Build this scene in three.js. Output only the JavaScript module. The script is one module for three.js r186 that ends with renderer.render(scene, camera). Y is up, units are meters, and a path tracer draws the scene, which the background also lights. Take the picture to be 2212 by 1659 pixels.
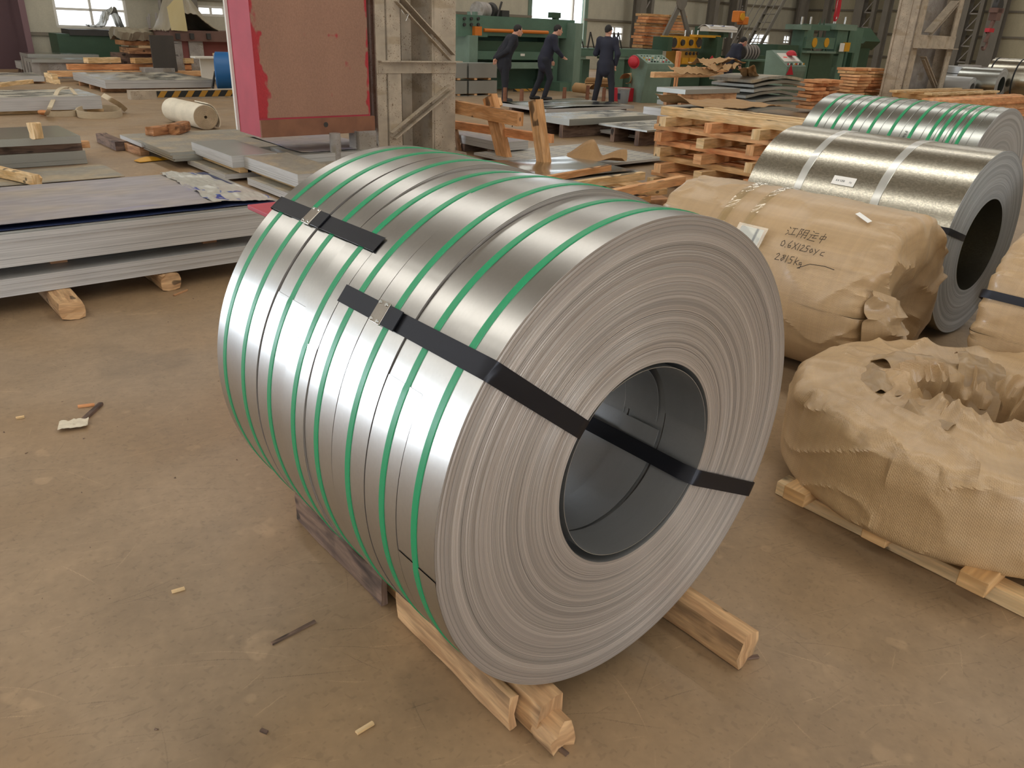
import * as THREE from 'three';
import { mergeGeometries, mergeVertices, toCreasedNormals } from 'three/addons/utils/BufferGeometryUtils.js';
import { RoundedBoxGeometry } from 'three/addons/geometries/RoundedBoxGeometry.js';
import { MarchingCubes } from 'three/addons/objects/MarchingCubes.js';
import { RectAreaLightUniformsLib } from 'three/addons/lights/RectAreaLightUniformsLib.js';
import { TextGeometry } from 'three/addons/geometries/TextGeometry.js';
import { FontLoader } from 'three/addons/loaders/FontLoader.js';

// ---------------------------------------------------------------- camera, sky, light, exposure
const V3 = THREE.Vector3, V = (x, y, z) => new V3(x, y, z);
const scene = new THREE.Scene();
const FOCAL = 1675, PITCH = 0.4288, ROLL = 0.0402, EYE = 1.575;   // focal length in pixels of the 2212 x 1659 frame
const fwd = V(0, -Math.sin(PITCH), -Math.cos(PITCH)), rt0 = V(1, 0, 0), up0 = V().crossVectors(rt0, fwd);
const rt = rt0.clone().multiplyScalar(Math.cos(ROLL)).addScaledVector(up0, Math.sin(ROLL));
const upv = up0.clone().multiplyScalar(Math.cos(ROLL)).addScaledVector(rt0, -Math.sin(ROLL));
const camera = new THREE.PerspectiveCamera(2 * Math.atan(829.5 / FOCAL) * 180 / Math.PI, 2212 / 1659, 0.05, 300);
camera.position.set(0, EYE, 0);
camera.quaternion.setFromRotationMatrix(new THREE.Matrix4().makeBasis(rt, upv, fwd.clone().negate()));
scene.add(camera);
const renderer = new THREE.WebGLRenderer({ antialias: true });
renderer.toneMapping = THREE.LinearToneMapping;
renderer.toneMappingExposure = 1.0;
renderer.shadowMap.enabled = true;
RectAreaLightUniformsLib.init();
scene.background = new THREE.Color().setRGB(2.6, 2.75, 2.95);      // white overcast sky, seen through the windows and the doors

// The hall is turned against the camera: E runs back to the right along one wall, A back to the left along the other.
const TURN = 0.7138, A = V(-0.65471, 0, -0.75588), E = V(0.75588, 0, -0.65471);
const W = (t, s, y = 0) => V(E.x * t + A.x * s, y, E.z * t + A.z * s);
const SA = 28, TB = 46, SC = -16, TD = -30, ROOF = 9.2;             // walls: back left, back right, and the two behind the camera
const SKYLIGHTS = [-21, -12, -3.5, 5, 13.5, 22, 30.5, 39];          // strips of translucent roof sheet, running along A
const DOOR_OPEN = { t0: -25, t1: -13.5, h: 5.4 };                   // the big open gate in the back left wall
const FRONT_OPEN = { t0: -9, t1: 3, h: 5.5 };                        // the gate behind the camera that lights the faces of the coils
const LIGHTS = [];
function areaLight(name, w, h, at, towards, color, radiance) {
  const l = new THREE.RectAreaLight(color, radiance, w, h);
  l.name = name; l.position.copy(at); l.lookAt(towards); scene.add(l); LIGHTS.push(l);
  return l;
}
for (const t of SKYLIGHTS) areaLight('skylight_glow', 1.3, 40, W(t, 6, ROOF - 0.14), W(t, 6, 0), new THREE.Color().setRGB(1, 0.985, 0.95), 2.3);
areaLight('gate_daylight', DOOR_OPEN.t1 - DOOR_OPEN.t0, DOOR_OPEN.h, W((DOOR_OPEN.t0 + DOOR_OPEN.t1) / 2, SA - 0.3, DOOR_OPEN.h / 2), W((DOOR_OPEN.t0 + DOOR_OPEN.t1) / 2, 0, DOOR_OPEN.h / 2), new THREE.Color().setRGB(0.84, 0.94, 1.08), 20);
areaLight('front_gate_daylight', FRONT_OPEN.t1 - FRONT_OPEN.t0, FRONT_OPEN.h, W((FRONT_OPEN.t0 + FRONT_OPEN.t1) / 2, SC + 0.3, FRONT_OPEN.h / 2), W((FRONT_OPEN.t0 + FRONT_OPEN.t1) / 2, 0, FRONT_OPEN.h / 2), new THREE.Color().setRGB(0.96, 0.98, 1.0), 3.2);
// RectAreaLight turns its width towards the local x axis: the skylights run along A.
for (const l of LIGHTS) if (l.name === 'skylight_glow') l.quaternion.setFromRotationMatrix(new THREE.Matrix4().makeBasis(E, A, V(0, 1, 0)));

// ---------------------------------------------------------------- from pixels of the photograph to places
function ray(px, py) { return fwd.clone().addScaledVector(rt, (px - 1106) / FOCAL).addScaledVector(upv, -(py - 829.5) / FOCAL); }
function G(px, py, h = 0) { const d = ray(px, py); return V(0, EYE, 0).addScaledVector(d, (h - EYE) / d.y); }               // on the level plane at height h
function onPlane(px, py, n, c) { const d = ray(px, py); return V(0, EYE, 0).addScaledVector(d, c / d.dot(n)); }
const onS = (px, py, s) => onPlane(px, py, A, s), onT = (px, py, t) => onPlane(px, py, E, t);                                // on a plane along E or along A
const ts = (p) => ({ t: p.dot(E), s: p.dot(A), y: p.y });
const far = (px, py, depth) => { const d = ray(px, py); return V(0, EYE, 0).addScaledVector(d, depth / -d.z); };
const gts = (px, py, h = 0) => ts(G(px, py, h)), sts = (px, py, s) => ts(onS(px, py, s)), tts = (px, py, t) => ts(onT(px, py, t));

// ---------------------------------------------------------------- random, noise, textures
function rng(seed) { let a = seed * 2654435761 >>> 0; return () => { a = (a + 0x6d2b79f5) | 0; let t = Math.imul(a ^ (a >>> 15), 1 | a); t = (t + Math.imul(t ^ (t >>> 7), 61 | t)) ^ t; return ((t ^ (t >>> 14)) >>> 0) / 4294967296; }; }
const R = rng(77), rr = (a, b) => a + (b - a) * R(), clamp = (x, a = 0, b = 1) => Math.min(b, Math.max(a, x)), mix = (a, b, k) => a + (b - a) * k;
const sm = (a, b, x) => { x = clamp((x - a) / (b - a)); return x * x * (3 - 2 * x); };
const H32 = new Float32Array(65536); { const q = rng(5); for (let i = 0; i < 65536; i++) H32[i] = q(); }
const lat = (x, y, s) => H32[(Math.imul(x, 374761393) + Math.imul(y, 668265263) + Math.imul(s, 974711) ^ Math.imul(x ^ (y << 7), 1274126177) >>> 7) & 65535];
function vn(x, y, px, py, seed) {                                   // value noise that repeats after px, py cells
  let ix = Math.floor(x), iy = Math.floor(y), fx = x - ix, fy = y - iy;
  fx = fx * fx * (3 - 2 * fx); fy = fy * fy * (3 - 2 * fy);
  const x0 = ((ix % px) + px) % px, x1 = (x0 + 1) % px, y0 = ((iy % py) + py) % py, y1 = (y0 + 1) % py;
  const a = lat(x0, y0, seed), b = lat(x1, y0, seed), c = lat(x0, y1, seed), d = lat(x1, y1, seed);
  return a + (b - a) * fx + (c - a) * fy + (a - b - c + d) * fx * fy;
}
function fbm(u, v, px, py, oct, seed, gain = 0.5) { let s = 0, a = 1, n = 0; for (let o = 0; o < oct; o++) { s += a * vn(u * px, v * py, px, py, seed + o * 17); n += a; a *= gain; px *= 2; py *= 2; } return s / n; }
const n2 = (x, y, s = 0) => vn(x + 512, y + 512, 4096, 4096, s) * 2 - 1;
const f3 = (x, y, s = 0) => (n2(x, y, s) + 0.5 * n2(x * 2.03, y * 2.03, s + 3) + 0.25 * n2(x * 4.1, y * 4.1, s + 7)) / 1.75;
function tex(w, h, fn, srgb = true) {
  const d = new Uint8Array(w * h * 4);
  for (let y = 0, i = 0; y < h; y++) for (let x = 0; x < w; x++, i += 4) { const c = fn(x / w, y / h); if (typeof c === 'number') { d[i] = d[i + 1] = d[i + 2] = clamp(c, 0, 255); d[i + 3] = 255; } else { d[i] = clamp(c[0], 0, 255); d[i + 1] = clamp(c[1], 0, 255); d[i + 2] = clamp(c[2], 0, 255); d[i + 3] = c.length > 3 ? clamp(c[3], 0, 255) : 255; } }
  const t = new THREE.DataTexture(d, w, h); t.wrapS = t.wrapT = THREE.RepeatWrapping; t.magFilter = THREE.LinearFilter; t.minFilter = THREE.LinearMipmapLinearFilter; t.generateMipmaps = true;
  if (srgb) t.colorSpace = THREE.SRGBColorSpace; t.needsUpdate = true; return t;
}
const rep = (t, x, y = x) => { const c = t.clone(); c.repeat.set(x, y); c.needsUpdate = true; return c; };
function canvasTex(w, h, draw) { const c = document.createElement('canvas'); c.width = w; c.height = h; draw(c.getContext('2d'), w, h); const t = new THREE.CanvasTexture(c); t.colorSpace = THREE.SRGBColorSpace; return t; }

// ---------------------------------------------------------------- things, parts, geometry
const taken = new Map();
function numbered(n) { const k = taken.get(n) || 0; taken.set(n, k + 1); return k ? n + '_' + String(k).padStart(3, '0') : n; }
function tag(o, label, category, group, kind) { o.userData = { label, category }; if (group) o.userData.group = group; if (kind) o.userData.kind = kind; return o; }
function part(name, geo, mat, parent) { const m = new THREE.Mesh(geo, mat); m.name = name; m.castShadow = m.receiveShadow = true; (parent || scene).add(m); return m; }
function thing(name, label, category, at, turn = TURN, group) { const g = new THREE.Group(); g.name = numbered(name); g.position.copy(at); g.rotation.y = turn; scene.add(g); return tag(g, label, category, group); }
function solo(name, label, category, geo, mat, at, turn = TURN, group) { const m = part(numbered(name), geo, mat); m.position.copy(at); m.rotation.y = turn; return tag(m, label, category, group); }
function struct(name, geo, mat, label, category) { const m = part(name, geo, mat); m.userData = { kind: 'structure' }; if (label) m.userData.label = label; if (category) m.userData.category = category; return m; }
function sgroup(name, label, category, at = V(0, 0, 0), turn = TURN) { const g = new THREE.Group(); g.name = name; g.position.copy(at); g.rotation.y = turn; scene.add(g); g.userData = { kind: 'structure', label, category }; return g; }
const merge = (l) => { l = l.map((g) => (g.index ? g.toNonIndexed() : g)); for (const g of l) for (const k of Object.keys(g.attributes)) if (!['position', 'normal', 'uv'].includes(k)) g.deleteAttribute(k); return l.length > 1 ? mergeGeometries(l) : l[0]; };
function uvm(g, k = 1, du = 0, dv = 0) {                             // uv in metres, the grain along the longest side
  g.computeBoundingBox(); const b = g.boundingBox, sz = [b.max.x - b.min.x, b.max.y - b.min.y, b.max.z - b.min.z], p = g.attributes.position, n = g.attributes.normal, uv = new Float32Array(p.count * 2);
  for (let i = 0; i < p.count; i++) {
    const q = [p.getX(i), p.getY(i), p.getZ(i)], a = [Math.abs(n.getX(i)), Math.abs(n.getY(i)), Math.abs(n.getZ(i))];
    const m = a[1] >= a[0] - 1e-6 && a[1] >= a[2] - 1e-6 ? 1 : a[0] >= a[2] ? 0 : 2; let o = [0, 1, 2].filter((c) => c !== m); if (sz[o[1]] > sz[o[0]]) o = [o[1], o[0]];
    uv[2 * i] = q[o[0]] * k + du; uv[2 * i + 1] = q[o[1]] * k + dv + m * 0.37;
  }
  g.setAttribute('uv', new THREE.BufferAttribute(uv, 2)); return g;
}
const bx = (w, h, d, x = 0, y = 0, z = 0) => uvm(new THREE.BoxGeometry(w, h, d).translate(x, y, z));
const rb = (w, h, d, r = 0.006, x = 0, y = 0, z = 0) => uvm(new RoundedBoxGeometry(w, h, d, 2, Math.min(r, w * 0.45, h * 0.45, d * 0.45)).translate(x, y, z));
const bb = (x0, x1, y0, y1, z0, z1) => bx(Math.abs(x1 - x0), Math.abs(y1 - y0), Math.abs(z1 - z0), (x0 + x1) / 2, (y0 + y1) / 2, (z0 + z1) / 2);
const cyl = (r0, r1, h, seg = 20, x = 0, y = 0, z = 0) => new THREE.CylinderGeometry(r0, r1, h, seg).translate(x, y, z);
function bar(p, q, w, h, upd = V(0, 1, 0)) {                          // a square bar from p to q
  const d = q.clone().sub(p), L = d.length(); d.normalize(); let side = V().crossVectors(upd, d); if (side.length() < 1e-4) side = V().crossVectors(V(1, 0, 0), d); side.normalize(); const u = V().crossVectors(d, side);
  return uvm(new THREE.BoxGeometry(L, h, w)).applyMatrix4(new THREE.Matrix4().makeBasis(d, u, V().crossVectors(d, u)).setPosition(p.clone().add(q).multiplyScalar(0.5)));
}
const rod = (p, q, r, seg = 10) => { const d = q.clone().sub(p), L = d.length(); return new THREE.CylinderGeometry(r, r, L, seg).applyQuaternion(new THREE.Quaternion().setFromUnitVectors(V(0, 1, 0), d.normalize())).translate((p.x + q.x) / 2, (p.y + q.y) / 2, (p.z + q.z) / 2); };
const tube = (pts, r, seg = 40, rad = 6, closed = false) => new THREE.TubeGeometry(new THREE.CatmullRomCurve3(pts, closed), seg, r, rad, closed);
function sheetGeo(fn, nu, nv, thick, su = 1, sv = 1) {                 // a sheet with two sides and an edge
  const P = [], U = [], I = [], q = [];
  for (let j = 0; j <= nv; j++) for (let i = 0; i <= nu; i++) q.push(fn(i / nu, j / nv));
  const at = (i, j) => q[clamp(j, 0, nv) * (nu + 1) + clamp(i, 0, nu)], N = (nu + 1) * (nv + 1);
  const nor = []; for (let j = 0; j <= nv; j++) for (let i = 0; i <= nu; i++) nor.push(V().crossVectors(at(i + 1, j).clone().sub(at(i - 1, j)), at(i, j + 1).clone().sub(at(i, j - 1))).normalize());
  for (const s of [0.5, -0.5]) for (let k = 0; k < N; k++) { const p = q[k].clone().addScaledVector(nor[k], thick * s); P.push(p.x, p.y, p.z); U.push((k % (nu + 1)) / nu * su, Math.floor(k / (nu + 1)) / nv * sv); }
  for (let j = 0; j < nv; j++) for (let i = 0; i < nu; i++) { const a = j * (nu + 1) + i, b = a + 1, c = a + nu + 1, d = c + 1; I.push(a, b, d, a, d, c, N + a, N + d, N + b, N + a, N + c, N + d); }
  const edge = []; for (let i = 0; i < nu; i++) edge.push([i + 1, i], [nv * (nu + 1) + i, nv * (nu + 1) + i + 1]); for (let j = 0; j < nv; j++) edge.push([j * (nu + 1), (j + 1) * (nu + 1)], [(j + 1) * (nu + 1) + nu, j * (nu + 1) + nu]);
  for (const [a, b] of edge) I.push(a, b, N + b, a, N + b, N + a);
  const g = new THREE.BufferGeometry(); g.setAttribute('position', new THREE.Float32BufferAttribute(P, 3)); g.setAttribute('uv', new THREE.Float32BufferAttribute(U, 2)); g.setIndex(I);
  return toCreasedNormals(g, 0.9);
}
function revolve(prof, seg, rad = (r) => r, crease = 0.45, a0 = 0, a1 = Math.PI * 2, centre = 0) {   // profile [[r, z] ...] turned about z; uv in metres
  const P = [], U = [], I = [], n = prof.length; let len = 0;
  for (let k = 0; k < n; k++) {
    if (k) len += Math.hypot(prof[k][0] - prof[k - 1][0], prof[k][1] - prof[k - 1][1]);
    for (let i = 0; i <= seg; i++) { const th = a0 + (a1 - a0) * i / seg, r = rad(prof[k][0], th, prof[k][1], k); P.push(-Math.cos(th) * r, Math.sin(th) * r, prof[k][1]); U.push(th * 0.5, len); }
  }
  for (let k = 0; k + 1 < n; k++) for (let i = 0; i < seg; i++) { const a = k * (seg + 1) + i, b = a + 1, c = a + seg + 1, d = c + 1; I.push(a, b, d, a, d, c); }
  const g = new THREE.BufferGeometry(); g.setAttribute('position', new THREE.Float32BufferAttribute(P, 3)); g.setAttribute('uv', new THREE.Float32BufferAttribute(U, 2)); g.setIndex(I);
  return crease ? toCreasedNormals(g, crease) : (g.computeVertexNormals(), g);
}
function ribbon(pts, side, w, thick) {                                 // a flat band along points; side(i): the direction across it
  const fn = (u, v) => { const k = Math.round(v * (pts.length - 1)); return pts[k].clone().addScaledVector(typeof side === 'function' ? side(k) : side, (u - 0.5) * w); };
  return sheetGeo(fn, 2, pts.length - 1, thick, w, 1);
}
const yz = (g) => g.rotateX(Math.PI / 2);
// ---------------------------------------------------------------- materials
const std = (o) => new THREE.MeshStandardMaterial(o), phy = (o) => new THREE.MeshPhysicalMaterial(o);
const rgb = (r, g, b) => new THREE.Color(`rgb(${r},${g},${b})`);
const scratch = (n, w, h, seed, long) => { const q = rng(seed), f = new Float32Array(w * h); for (let k = 0; k < n; k++) { let x = q() * w, y = q() * h, a = q() < 0.75 ? -0.6 + (q() - 0.5) * 0.5 : q() * 3.14, L = q() * q() * long, v = q() < 0.6 ? -1 : 1, c = (q() - 0.5) * 0.01, s = 0.25 + 0.75 * q(); for (let i = 0; i < L; i++) { a += c; x += Math.cos(a); y += Math.sin(a); f[((y | 0) % h + h) % h * w + ((x | 0) % w + w) % w] += v * s * Math.sin(Math.PI * i / L); } } return f; };
const FT = 2048, fl = scratch(2600, FT, FT, 9, 190);
const concreteMap = tex(FT, FT, (u, v) => {
  const big = fbm(u, v, 3, 3, 4, 1), mid = fbm(u, v, 14, 14, 4, 2), fine = fbm(u, v, 160, 160, 3, 3, 0.7), streak = fbm(u * 1 + v * 0.0, v, 10, 44, 3, 8);
  const sc = fl[((v * FT) | 0) * FT + ((u * FT) | 0)], chip = sm(0.73, 0.8, fbm(u, v, 40, 40, 3, 21)) * sm(0.5, 0.62, fbm(u, v, 6, 6, 3, 31)), dark = sm(0.62, 0.76, fbm(u, v, 9, 9, 4, 41)), pit = sm(0.80, 0.86, vn(u * 420, v * 420, 420, 420, 51));
  let k = 0.84 + 0.10 * (big - 0.5) + 0.10 * (mid - 0.5) + 0.10 * (fine - 0.5) + 0.06 * (streak - 0.5) + sc * 0.15 + chip * 0.08 - dark * 0.07 - pit * 0.05;
  const w = sm(0.4, 0.65, fbm(u, v, 5, 5, 3, 61));
  return [mix(180, 184, w) * k, mix(149, 157, w) * k, mix(112, 125, w) * k];
});
const concreteRough = tex(512, 512, (u, v) => 168 + 70 * fbm(u, v, 8, 8, 5, 5), false);
const FLOOR_M = 4.4;
const M = {};
M.floor = std({ map: concreteMap, roughness: 0.62, roughnessMap: concreteRough, vertexColors: true, bumpMap: concreteMap, bumpScale: 0.0012 });
const galvTone = tex(512, 512, (u, v) => { const k = 0.96 + 0.04 * fbm(u, v, 6, 6, 4, 71) + 0.02 * (vn(u * 200, v * 200, 200, 200, 4) - 0.5); return [240 * k, 239 * k, 237 * k]; });
const galvRough = tex(512, 512, (u, v) => 200 + 22 * (fbm(u, v, 3, 5, 3, 81) - 0.5), false);
M.strip = std({ color: rgb(204, 203, 200), map: galvTone, metalness: 1, roughness: 0.37, roughnessMap: galvRough });
const edgeTone = tex(64, 1024, (u, v) => { const k = 0.86 + 0.22 * (lat((v * 1024) | 0, 3, 5) - 0.5) + 0.12 * (vn(v * 60, 0, 60, 1, 9) - 0.5); return [224 * k, 219 * k, 214 * k]; });
M.stripEdge = std({ color: rgb(250, 247, 245), map: edgeTone, metalness: 0.7, roughness: 0.42 });
M.bore = std({ color: rgb(204, 206, 207), map: galvTone, metalness: 0.84, roughness: 0.44 });
M.innerSheet = std({ color: rgb(204, 206, 207), metalness: 0.84, roughness: 0.36, map: galvTone });
const spangle = (seed, lo, hi, sc = 60) => tex(512, 512, (u, v) => { const c = vn(u * sc * 2, v * sc, sc * 2, sc, seed), f = vn(u * 256, v * 256, 256, 256, seed + 1), k = lo + (hi - lo) * (0.55 * c + 0.45 * f); return [255 * k, 252 * k, 244 * k]; });
M.spangled = std({ color: rgb(205, 202, 192), map: spangle(3, 0.80, 1.04, 110), metalness: 1, roughness: 0.24 });
M.coilGrey = std({ color: rgb(196, 200, 196), map: galvTone, metalness: 1, roughness: 0.27 });
M.coilFace = std({ color: rgb(236, 242, 246), map: edgeTone, metalness: 0.6, roughness: 0.5 });
M.green = std({ color: rgb(24, 150, 98), roughness: 0.36, bumpMap: rep(tex(64, 64, (u, v) => (Math.sin((u + v) * 6.283 * 4) > 0.2 ? 190 : 120), false), 60, 60), bumpScale: 0.0004 });
M.greenFar = std({ color: rgb(30, 146, 92), roughness: 0.4 });
const bandMap = tex(512, 128, (u, v) => { const k = 0.8 + 0.35 * fbm(u, v, 24, 4, 3, 3); const s = sm(0.70, 0.82, fbm(u, v, 10, 5, 4, 12)); return [38 * k + 40 * s, 39 * k + 36 * s, 45 * k + 36 * s]; });
M.band = std({ map: bandMap, metalness: 0.55, roughness: 0.42 });
M.buckle = std({ color: rgb(178, 170, 160), metalness: 1, roughness: 0.3, map: galvTone });
M.tape = phy({ color: rgb(214, 214, 208), metalness: 0.55, roughness: 0.24 });
const woodLift = 1.14, woodTex = (seed, a, b, dirt) => tex(512, 256, (u, v) => {
  const w = fbm(u, v, 2, 6, 3, seed), ring = fbm(u, v + w * 0.15, 3, 34, 3, seed + 2), fine = fbm(u, v, 14, 128, 2, seed + 4), kn = sm(0.80, 0.86, fbm(u, v, 6, 10, 2, seed + 8)), dd = sm(0.5, 0.75, fbm(u, v, 5, 7, 4, seed + 12)) * dirt, k = 0.88 * woodLift + 0.2 * (fine - 0.5) + 0.16 * (w - 0.5) - 0.45 * kn - 0.45 * dd;
  const c = clamp((ring - 0.3) * 2); return [mix(a[0], b[0], c) * k, mix(a[1], b[1], c) * k, mix(a[2], b[2], c) * k];
});
const wt = { pale: woodTex(11, [232, 204, 160], [205, 168, 116], 0.1), orange: woodTex(22, [234, 188, 138], [208, 150, 100], 0.15), brown: woodTex(33, [196, 150, 108], [150, 108, 76], 0.5), dark: woodTex(44, [132, 108, 92], [88, 70, 62], 0.7), beam: woodTex(55, [206, 168, 124], [164, 126, 88], 0.45) };
const wood = (t, o = {}) => std({ map: t, roughness: 0.82, bumpMap: t, bumpScale: 0.0015, ...o });
M.pale = wood(wt.pale); M.orange = wood(wt.orange); M.brown = wood(wt.brown); M.dark = wood(wt.dark); M.beam = wood(wt.beam);
M.pale2 = wood(wt.pale, { color: rgb(230, 214, 196) }); M.orange2 = wood(wt.orange, { color: rgb(240, 222, 212) }); M.brown2 = wood(wt.brown, { color: rgb(220, 200, 196) }); M.redwood = wood(wt.orange, { color: rgb(248, 226, 214) }); M.dustwood = wood(wt.brown, { color: rgb(236, 222, 206) }); M.pink = wood(wt.pale, { color: rgb(238, 208, 190) }); M.weathered = wood(wt.pale, { color: rgb(232, 208, 192) });
const WOODS = [M.pale, M.orange, M.orange2, M.pale2, M.redwood];
const weave = tex(256, 256, (u, v) => { const a = Math.floor(u * 64), b = Math.floor(v * 64), fu = (u * 64) % 1, fv = (v * 64) % 1; return 70 + 150 * ((a + b) % 2 ? Math.sin(fu * 3.14) * (0.6 + 0.4 * Math.sin(fv * 3.14)) : Math.sin(fv * 3.14) * 0.75 * (0.6 + 0.4 * Math.sin(fu * 3.14))); }, false);
const kraftMap = tex(1024, 1024, (u, v) => { const k = 0.93 + 0.10 * fbm(u, v, 4, 4, 4, 91) + 0.05 * (fbm(u, v, 3, 90, 2, 95) - 0.5) + 0.05 * (fbm(u, v, 90, 3, 2, 97) - 0.5); return [188 * k, 157 * k, 116 * k]; });
const weaveN = rep(weave, 3.2, 3.2);
M.kraft = phy({ map: kraftMap, roughness: 0.42, bumpMap: weaveN, bumpScale: 0.0022, clearcoat: 0.55, clearcoatRoughness: 0.26 });
M.kraftPaper = std({ map: rep(kraftMap, 0.5), color: rgb(236, 226, 214), roughness: 0.85, side: THREE.DoubleSide });
M.clear = phy({ color: rgb(250, 250, 246), roughness: 0.06, transmission: 1, thickness: 0, ior: 1.45, side: THREE.DoubleSide });
const sheetEdge = tex(256, 512, (u, v) => { const k = 0.88 + 0.12 * (lat((v * 512) | 0, 1, 2) - 0.5) + 0.08 * (fbm(u, v, 5, 90, 2, 7) - 0.5) - 0.22 * sm(0.955, 0.98, lat((v * 512) | 0, 9, 4)); return [216 * k, 215 * k, 212 * k]; });
M.sheetEdge = std({ map: sheetEdge, metalness: 0.2, roughness: 0.45 });
const dustTop = tex(512, 512, (u, v) => { const d = sm(0.35, 0.7, fbm(u, v, 4, 5, 5, 15)), k = 0.9 + 0.14 * fbm(u, v, 40, 40, 2, 17); return [mix(168, 192, d) * k, mix(170, 184, d) * k, mix(166, 166, d) * k]; });
const dustMetal = tex(512, 512, (u, v) => 225 - 150 * sm(0.35, 0.7, fbm(u, v, 4, 5, 5, 15)), false), dustRough = tex(512, 512, (u, v) => 70 + 110 * sm(0.35, 0.7, fbm(u, v, 4, 5, 5, 15)) + 30 * fbm(u, v, 30, 30, 2, 19), false);
M.sheetTop = std({ map: dustTop, metalness: 1, metalnessMap: dustMetal, roughness: 0.9, roughnessMap: dustRough });
M.sheetDusty = std({ map: dustTop, color: rgb(232, 222, 208), metalness: 0.25, roughness: 0.6 });
M.sheetBright = std({ color: rgb(206, 210, 206), map: galvTone, metalness: 1, roughness: 0.2 });
M.sheetDull = std({ color: rgb(184, 186, 180), map: galvTone, metalness: 0.5, roughness: 0.36 });
const filmTop = tex(512, 512, (u, v) => { const d = sm(0.3, 0.75, fbm(u, v, 3, 4, 5, 25)), b = sm(0.66, 0.80, fbm(u, v, 3, 5, 4, 29)) , k = 0.86 + 0.2 * fbm(u, v, 12, 30, 3, 27); return [mix(158, 172, d) * k * (1 - 0.16 * b), mix(152, 160, d) * k * (1 - 0.14 * b), mix(156, 146, d) * k * (1 + 0.06 * b)]; });
M.filmTop = std({ map: filmTop, roughness: 0.5, metalness: 0.15 });
M.plastic = phy({ map: tex(512, 512, (u, v) => { const b = sm(0.66, 0.70, fbm(u, v, 8, 14, 3, 33)) * sm(0.5, 0.62, fbm(u, v, 3, 3, 2, 36)), k = 0.92 + 0.1 * fbm(u, v, 20, 20, 2, 37); return [mix(186, 40, b) * k, mix(184, 70, b) * k, mix(174, 150, b) * k]; }), roughness: 0.34, side: THREE.DoubleSide });
M.blueUnder = std({ color: rgb(44, 56, 92), roughness: 0.5, metalness: 0.3 });
const redBox = tex(1024, 1024, (u, v) => { const e = Math.max(sm(0.22, 0.0, u) * (0.35 + 0.65 * sm(0.75, 0.05, v)), 0.62 * sm(0.95, 0.995, u)), n = fbm(u, v, 7, 9, 4, 43, 0.6), s = sm(0.70, 0.80, n * 0.85 + e * 0.34), k = 0.93 + 0.12 * (fbm(u, v, 180, 180, 2, 47) - 0.5) + 0.1 * (fbm(u, v, 3, 3, 3, 49) - 0.5); return [mix(170, 186, s) * k, mix(130, 56, s) * k, mix(108, 62, s) * k]; });
M.redDusty = std({ map: redBox, roughness: 0.85 });
M.red = std({ color: rgb(190, 62, 78), roughness: 0.55, map: tex(256, 256, (u, v) => 216 + 34 * fbm(u, v, 5, 5, 4, 53)) });
M.redPlain = std({ color: rgb(190, 38, 52), roughness: 0.5 });
M.rust = std({ map: tex(256, 256, (u, v) => { const n = fbm(u, v, 8, 8, 4, 57); return [mix(120, 150, n), mix(82, 104, n), mix(64, 78, n)]; }), roughness: 0.9 });
const colMap = (r, g, b, seed) => tex(512, 512, (u, v) => { const sp = 0.8 * sm(0.80, 0.88, vn(u * 110, v * 110, 110, 110, seed)) * sm(0.35, 0.6, fbm(u, v, 5, 5, 3, seed + 2)), st = sm(0.6, 0.75, fbm(u, v, 5, 2, 4, seed + 5)), k = 0.86 + 0.22 * fbm(u, v, 8, 8, 4, seed + 9); return [mix(r, 96, sp) * k * (1 - 0.07 * st), mix(g, 74, sp) * k * (1 - 0.09 * st), mix(b, 52, sp) * k * (1 - 0.13 * st)]; });
M.steelDust = std({ map: colMap(186, 172, 152, 61), roughness: 0.8, metalness: 0.05 });
M.steelGrey = std({ map: colMap(166, 160, 154, 67), roughness: 0.72, metalness: 0.1 });
const wallMap = (r, g, b, s) => tex(256, 256, (u, v) => { const k = 0.9 + 0.16 * fbm(u, v, 3, 6, 4, s) + 0.04 * (fbm(u, v, 90, 90, 1, s + 5) - 0.5); return [r * k, g * k, b * k]; });
M.wall = std({ map: wallMap(196, 190, 170, 3), roughness: 0.7 }); M.wallB = std({ map: wallMap(188, 178, 150, 13), roughness: 0.7 }); M.purlin = std({ color: rgb(126, 118, 104), roughness: 0.7 });
M.roof = std({ map: wallMap(176, 172, 160, 23), roughness: 0.8 });
M.column = std({ map: wallMap(122, 116, 106, 33), roughness: 0.75 });
M.white = std({ color: rgb(228, 224, 214), roughness: 0.7 }); M.paper = std({ color: rgb(240, 238, 232), roughness: 0.8 });
M.machine = std({ map: wallMap(88, 118, 100, 43), roughness: 0.5 }); M.machineDark = std({ map: wallMap(58, 84, 64, 47), roughness: 0.5 }); M.machinePale = std({ map: wallMap(118, 140, 124, 53), roughness: 0.55 });
M.blackPaint = std({ color: rgb(40, 42, 42), roughness: 0.8 }); M.iron = std({ color: rgb(72, 70, 68), roughness: 0.6, metalness: 0.5 }); M.chrome = std({ color: rgb(210, 210, 206), roughness: 0.25, metalness: 1 });
M.yellow = std({ color: rgb(208, 152, 32), roughness: 0.5 }); M.yellowDull = std({ color: rgb(176, 130, 46), roughness: 0.6 }); M.orangePaint = std({ color: rgb(206, 118, 38), roughness: 0.55 });
M.blue = std({ color: rgb(28, 98, 158), roughness: 0.4 }); M.redCont = std({ map: wallMap(142, 84, 80, 63), roughness: 0.75 }); M.brownPaint = std({ map: wallMap(116, 88, 78, 73), roughness: 0.8 });
M.felt = std({ map: wallMap(222, 212, 190, 83), roughness: 0.95 }); M.web = std({ map: wallMap(196, 180, 152, 93), roughness: 0.9, side: THREE.DoubleSide });
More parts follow.
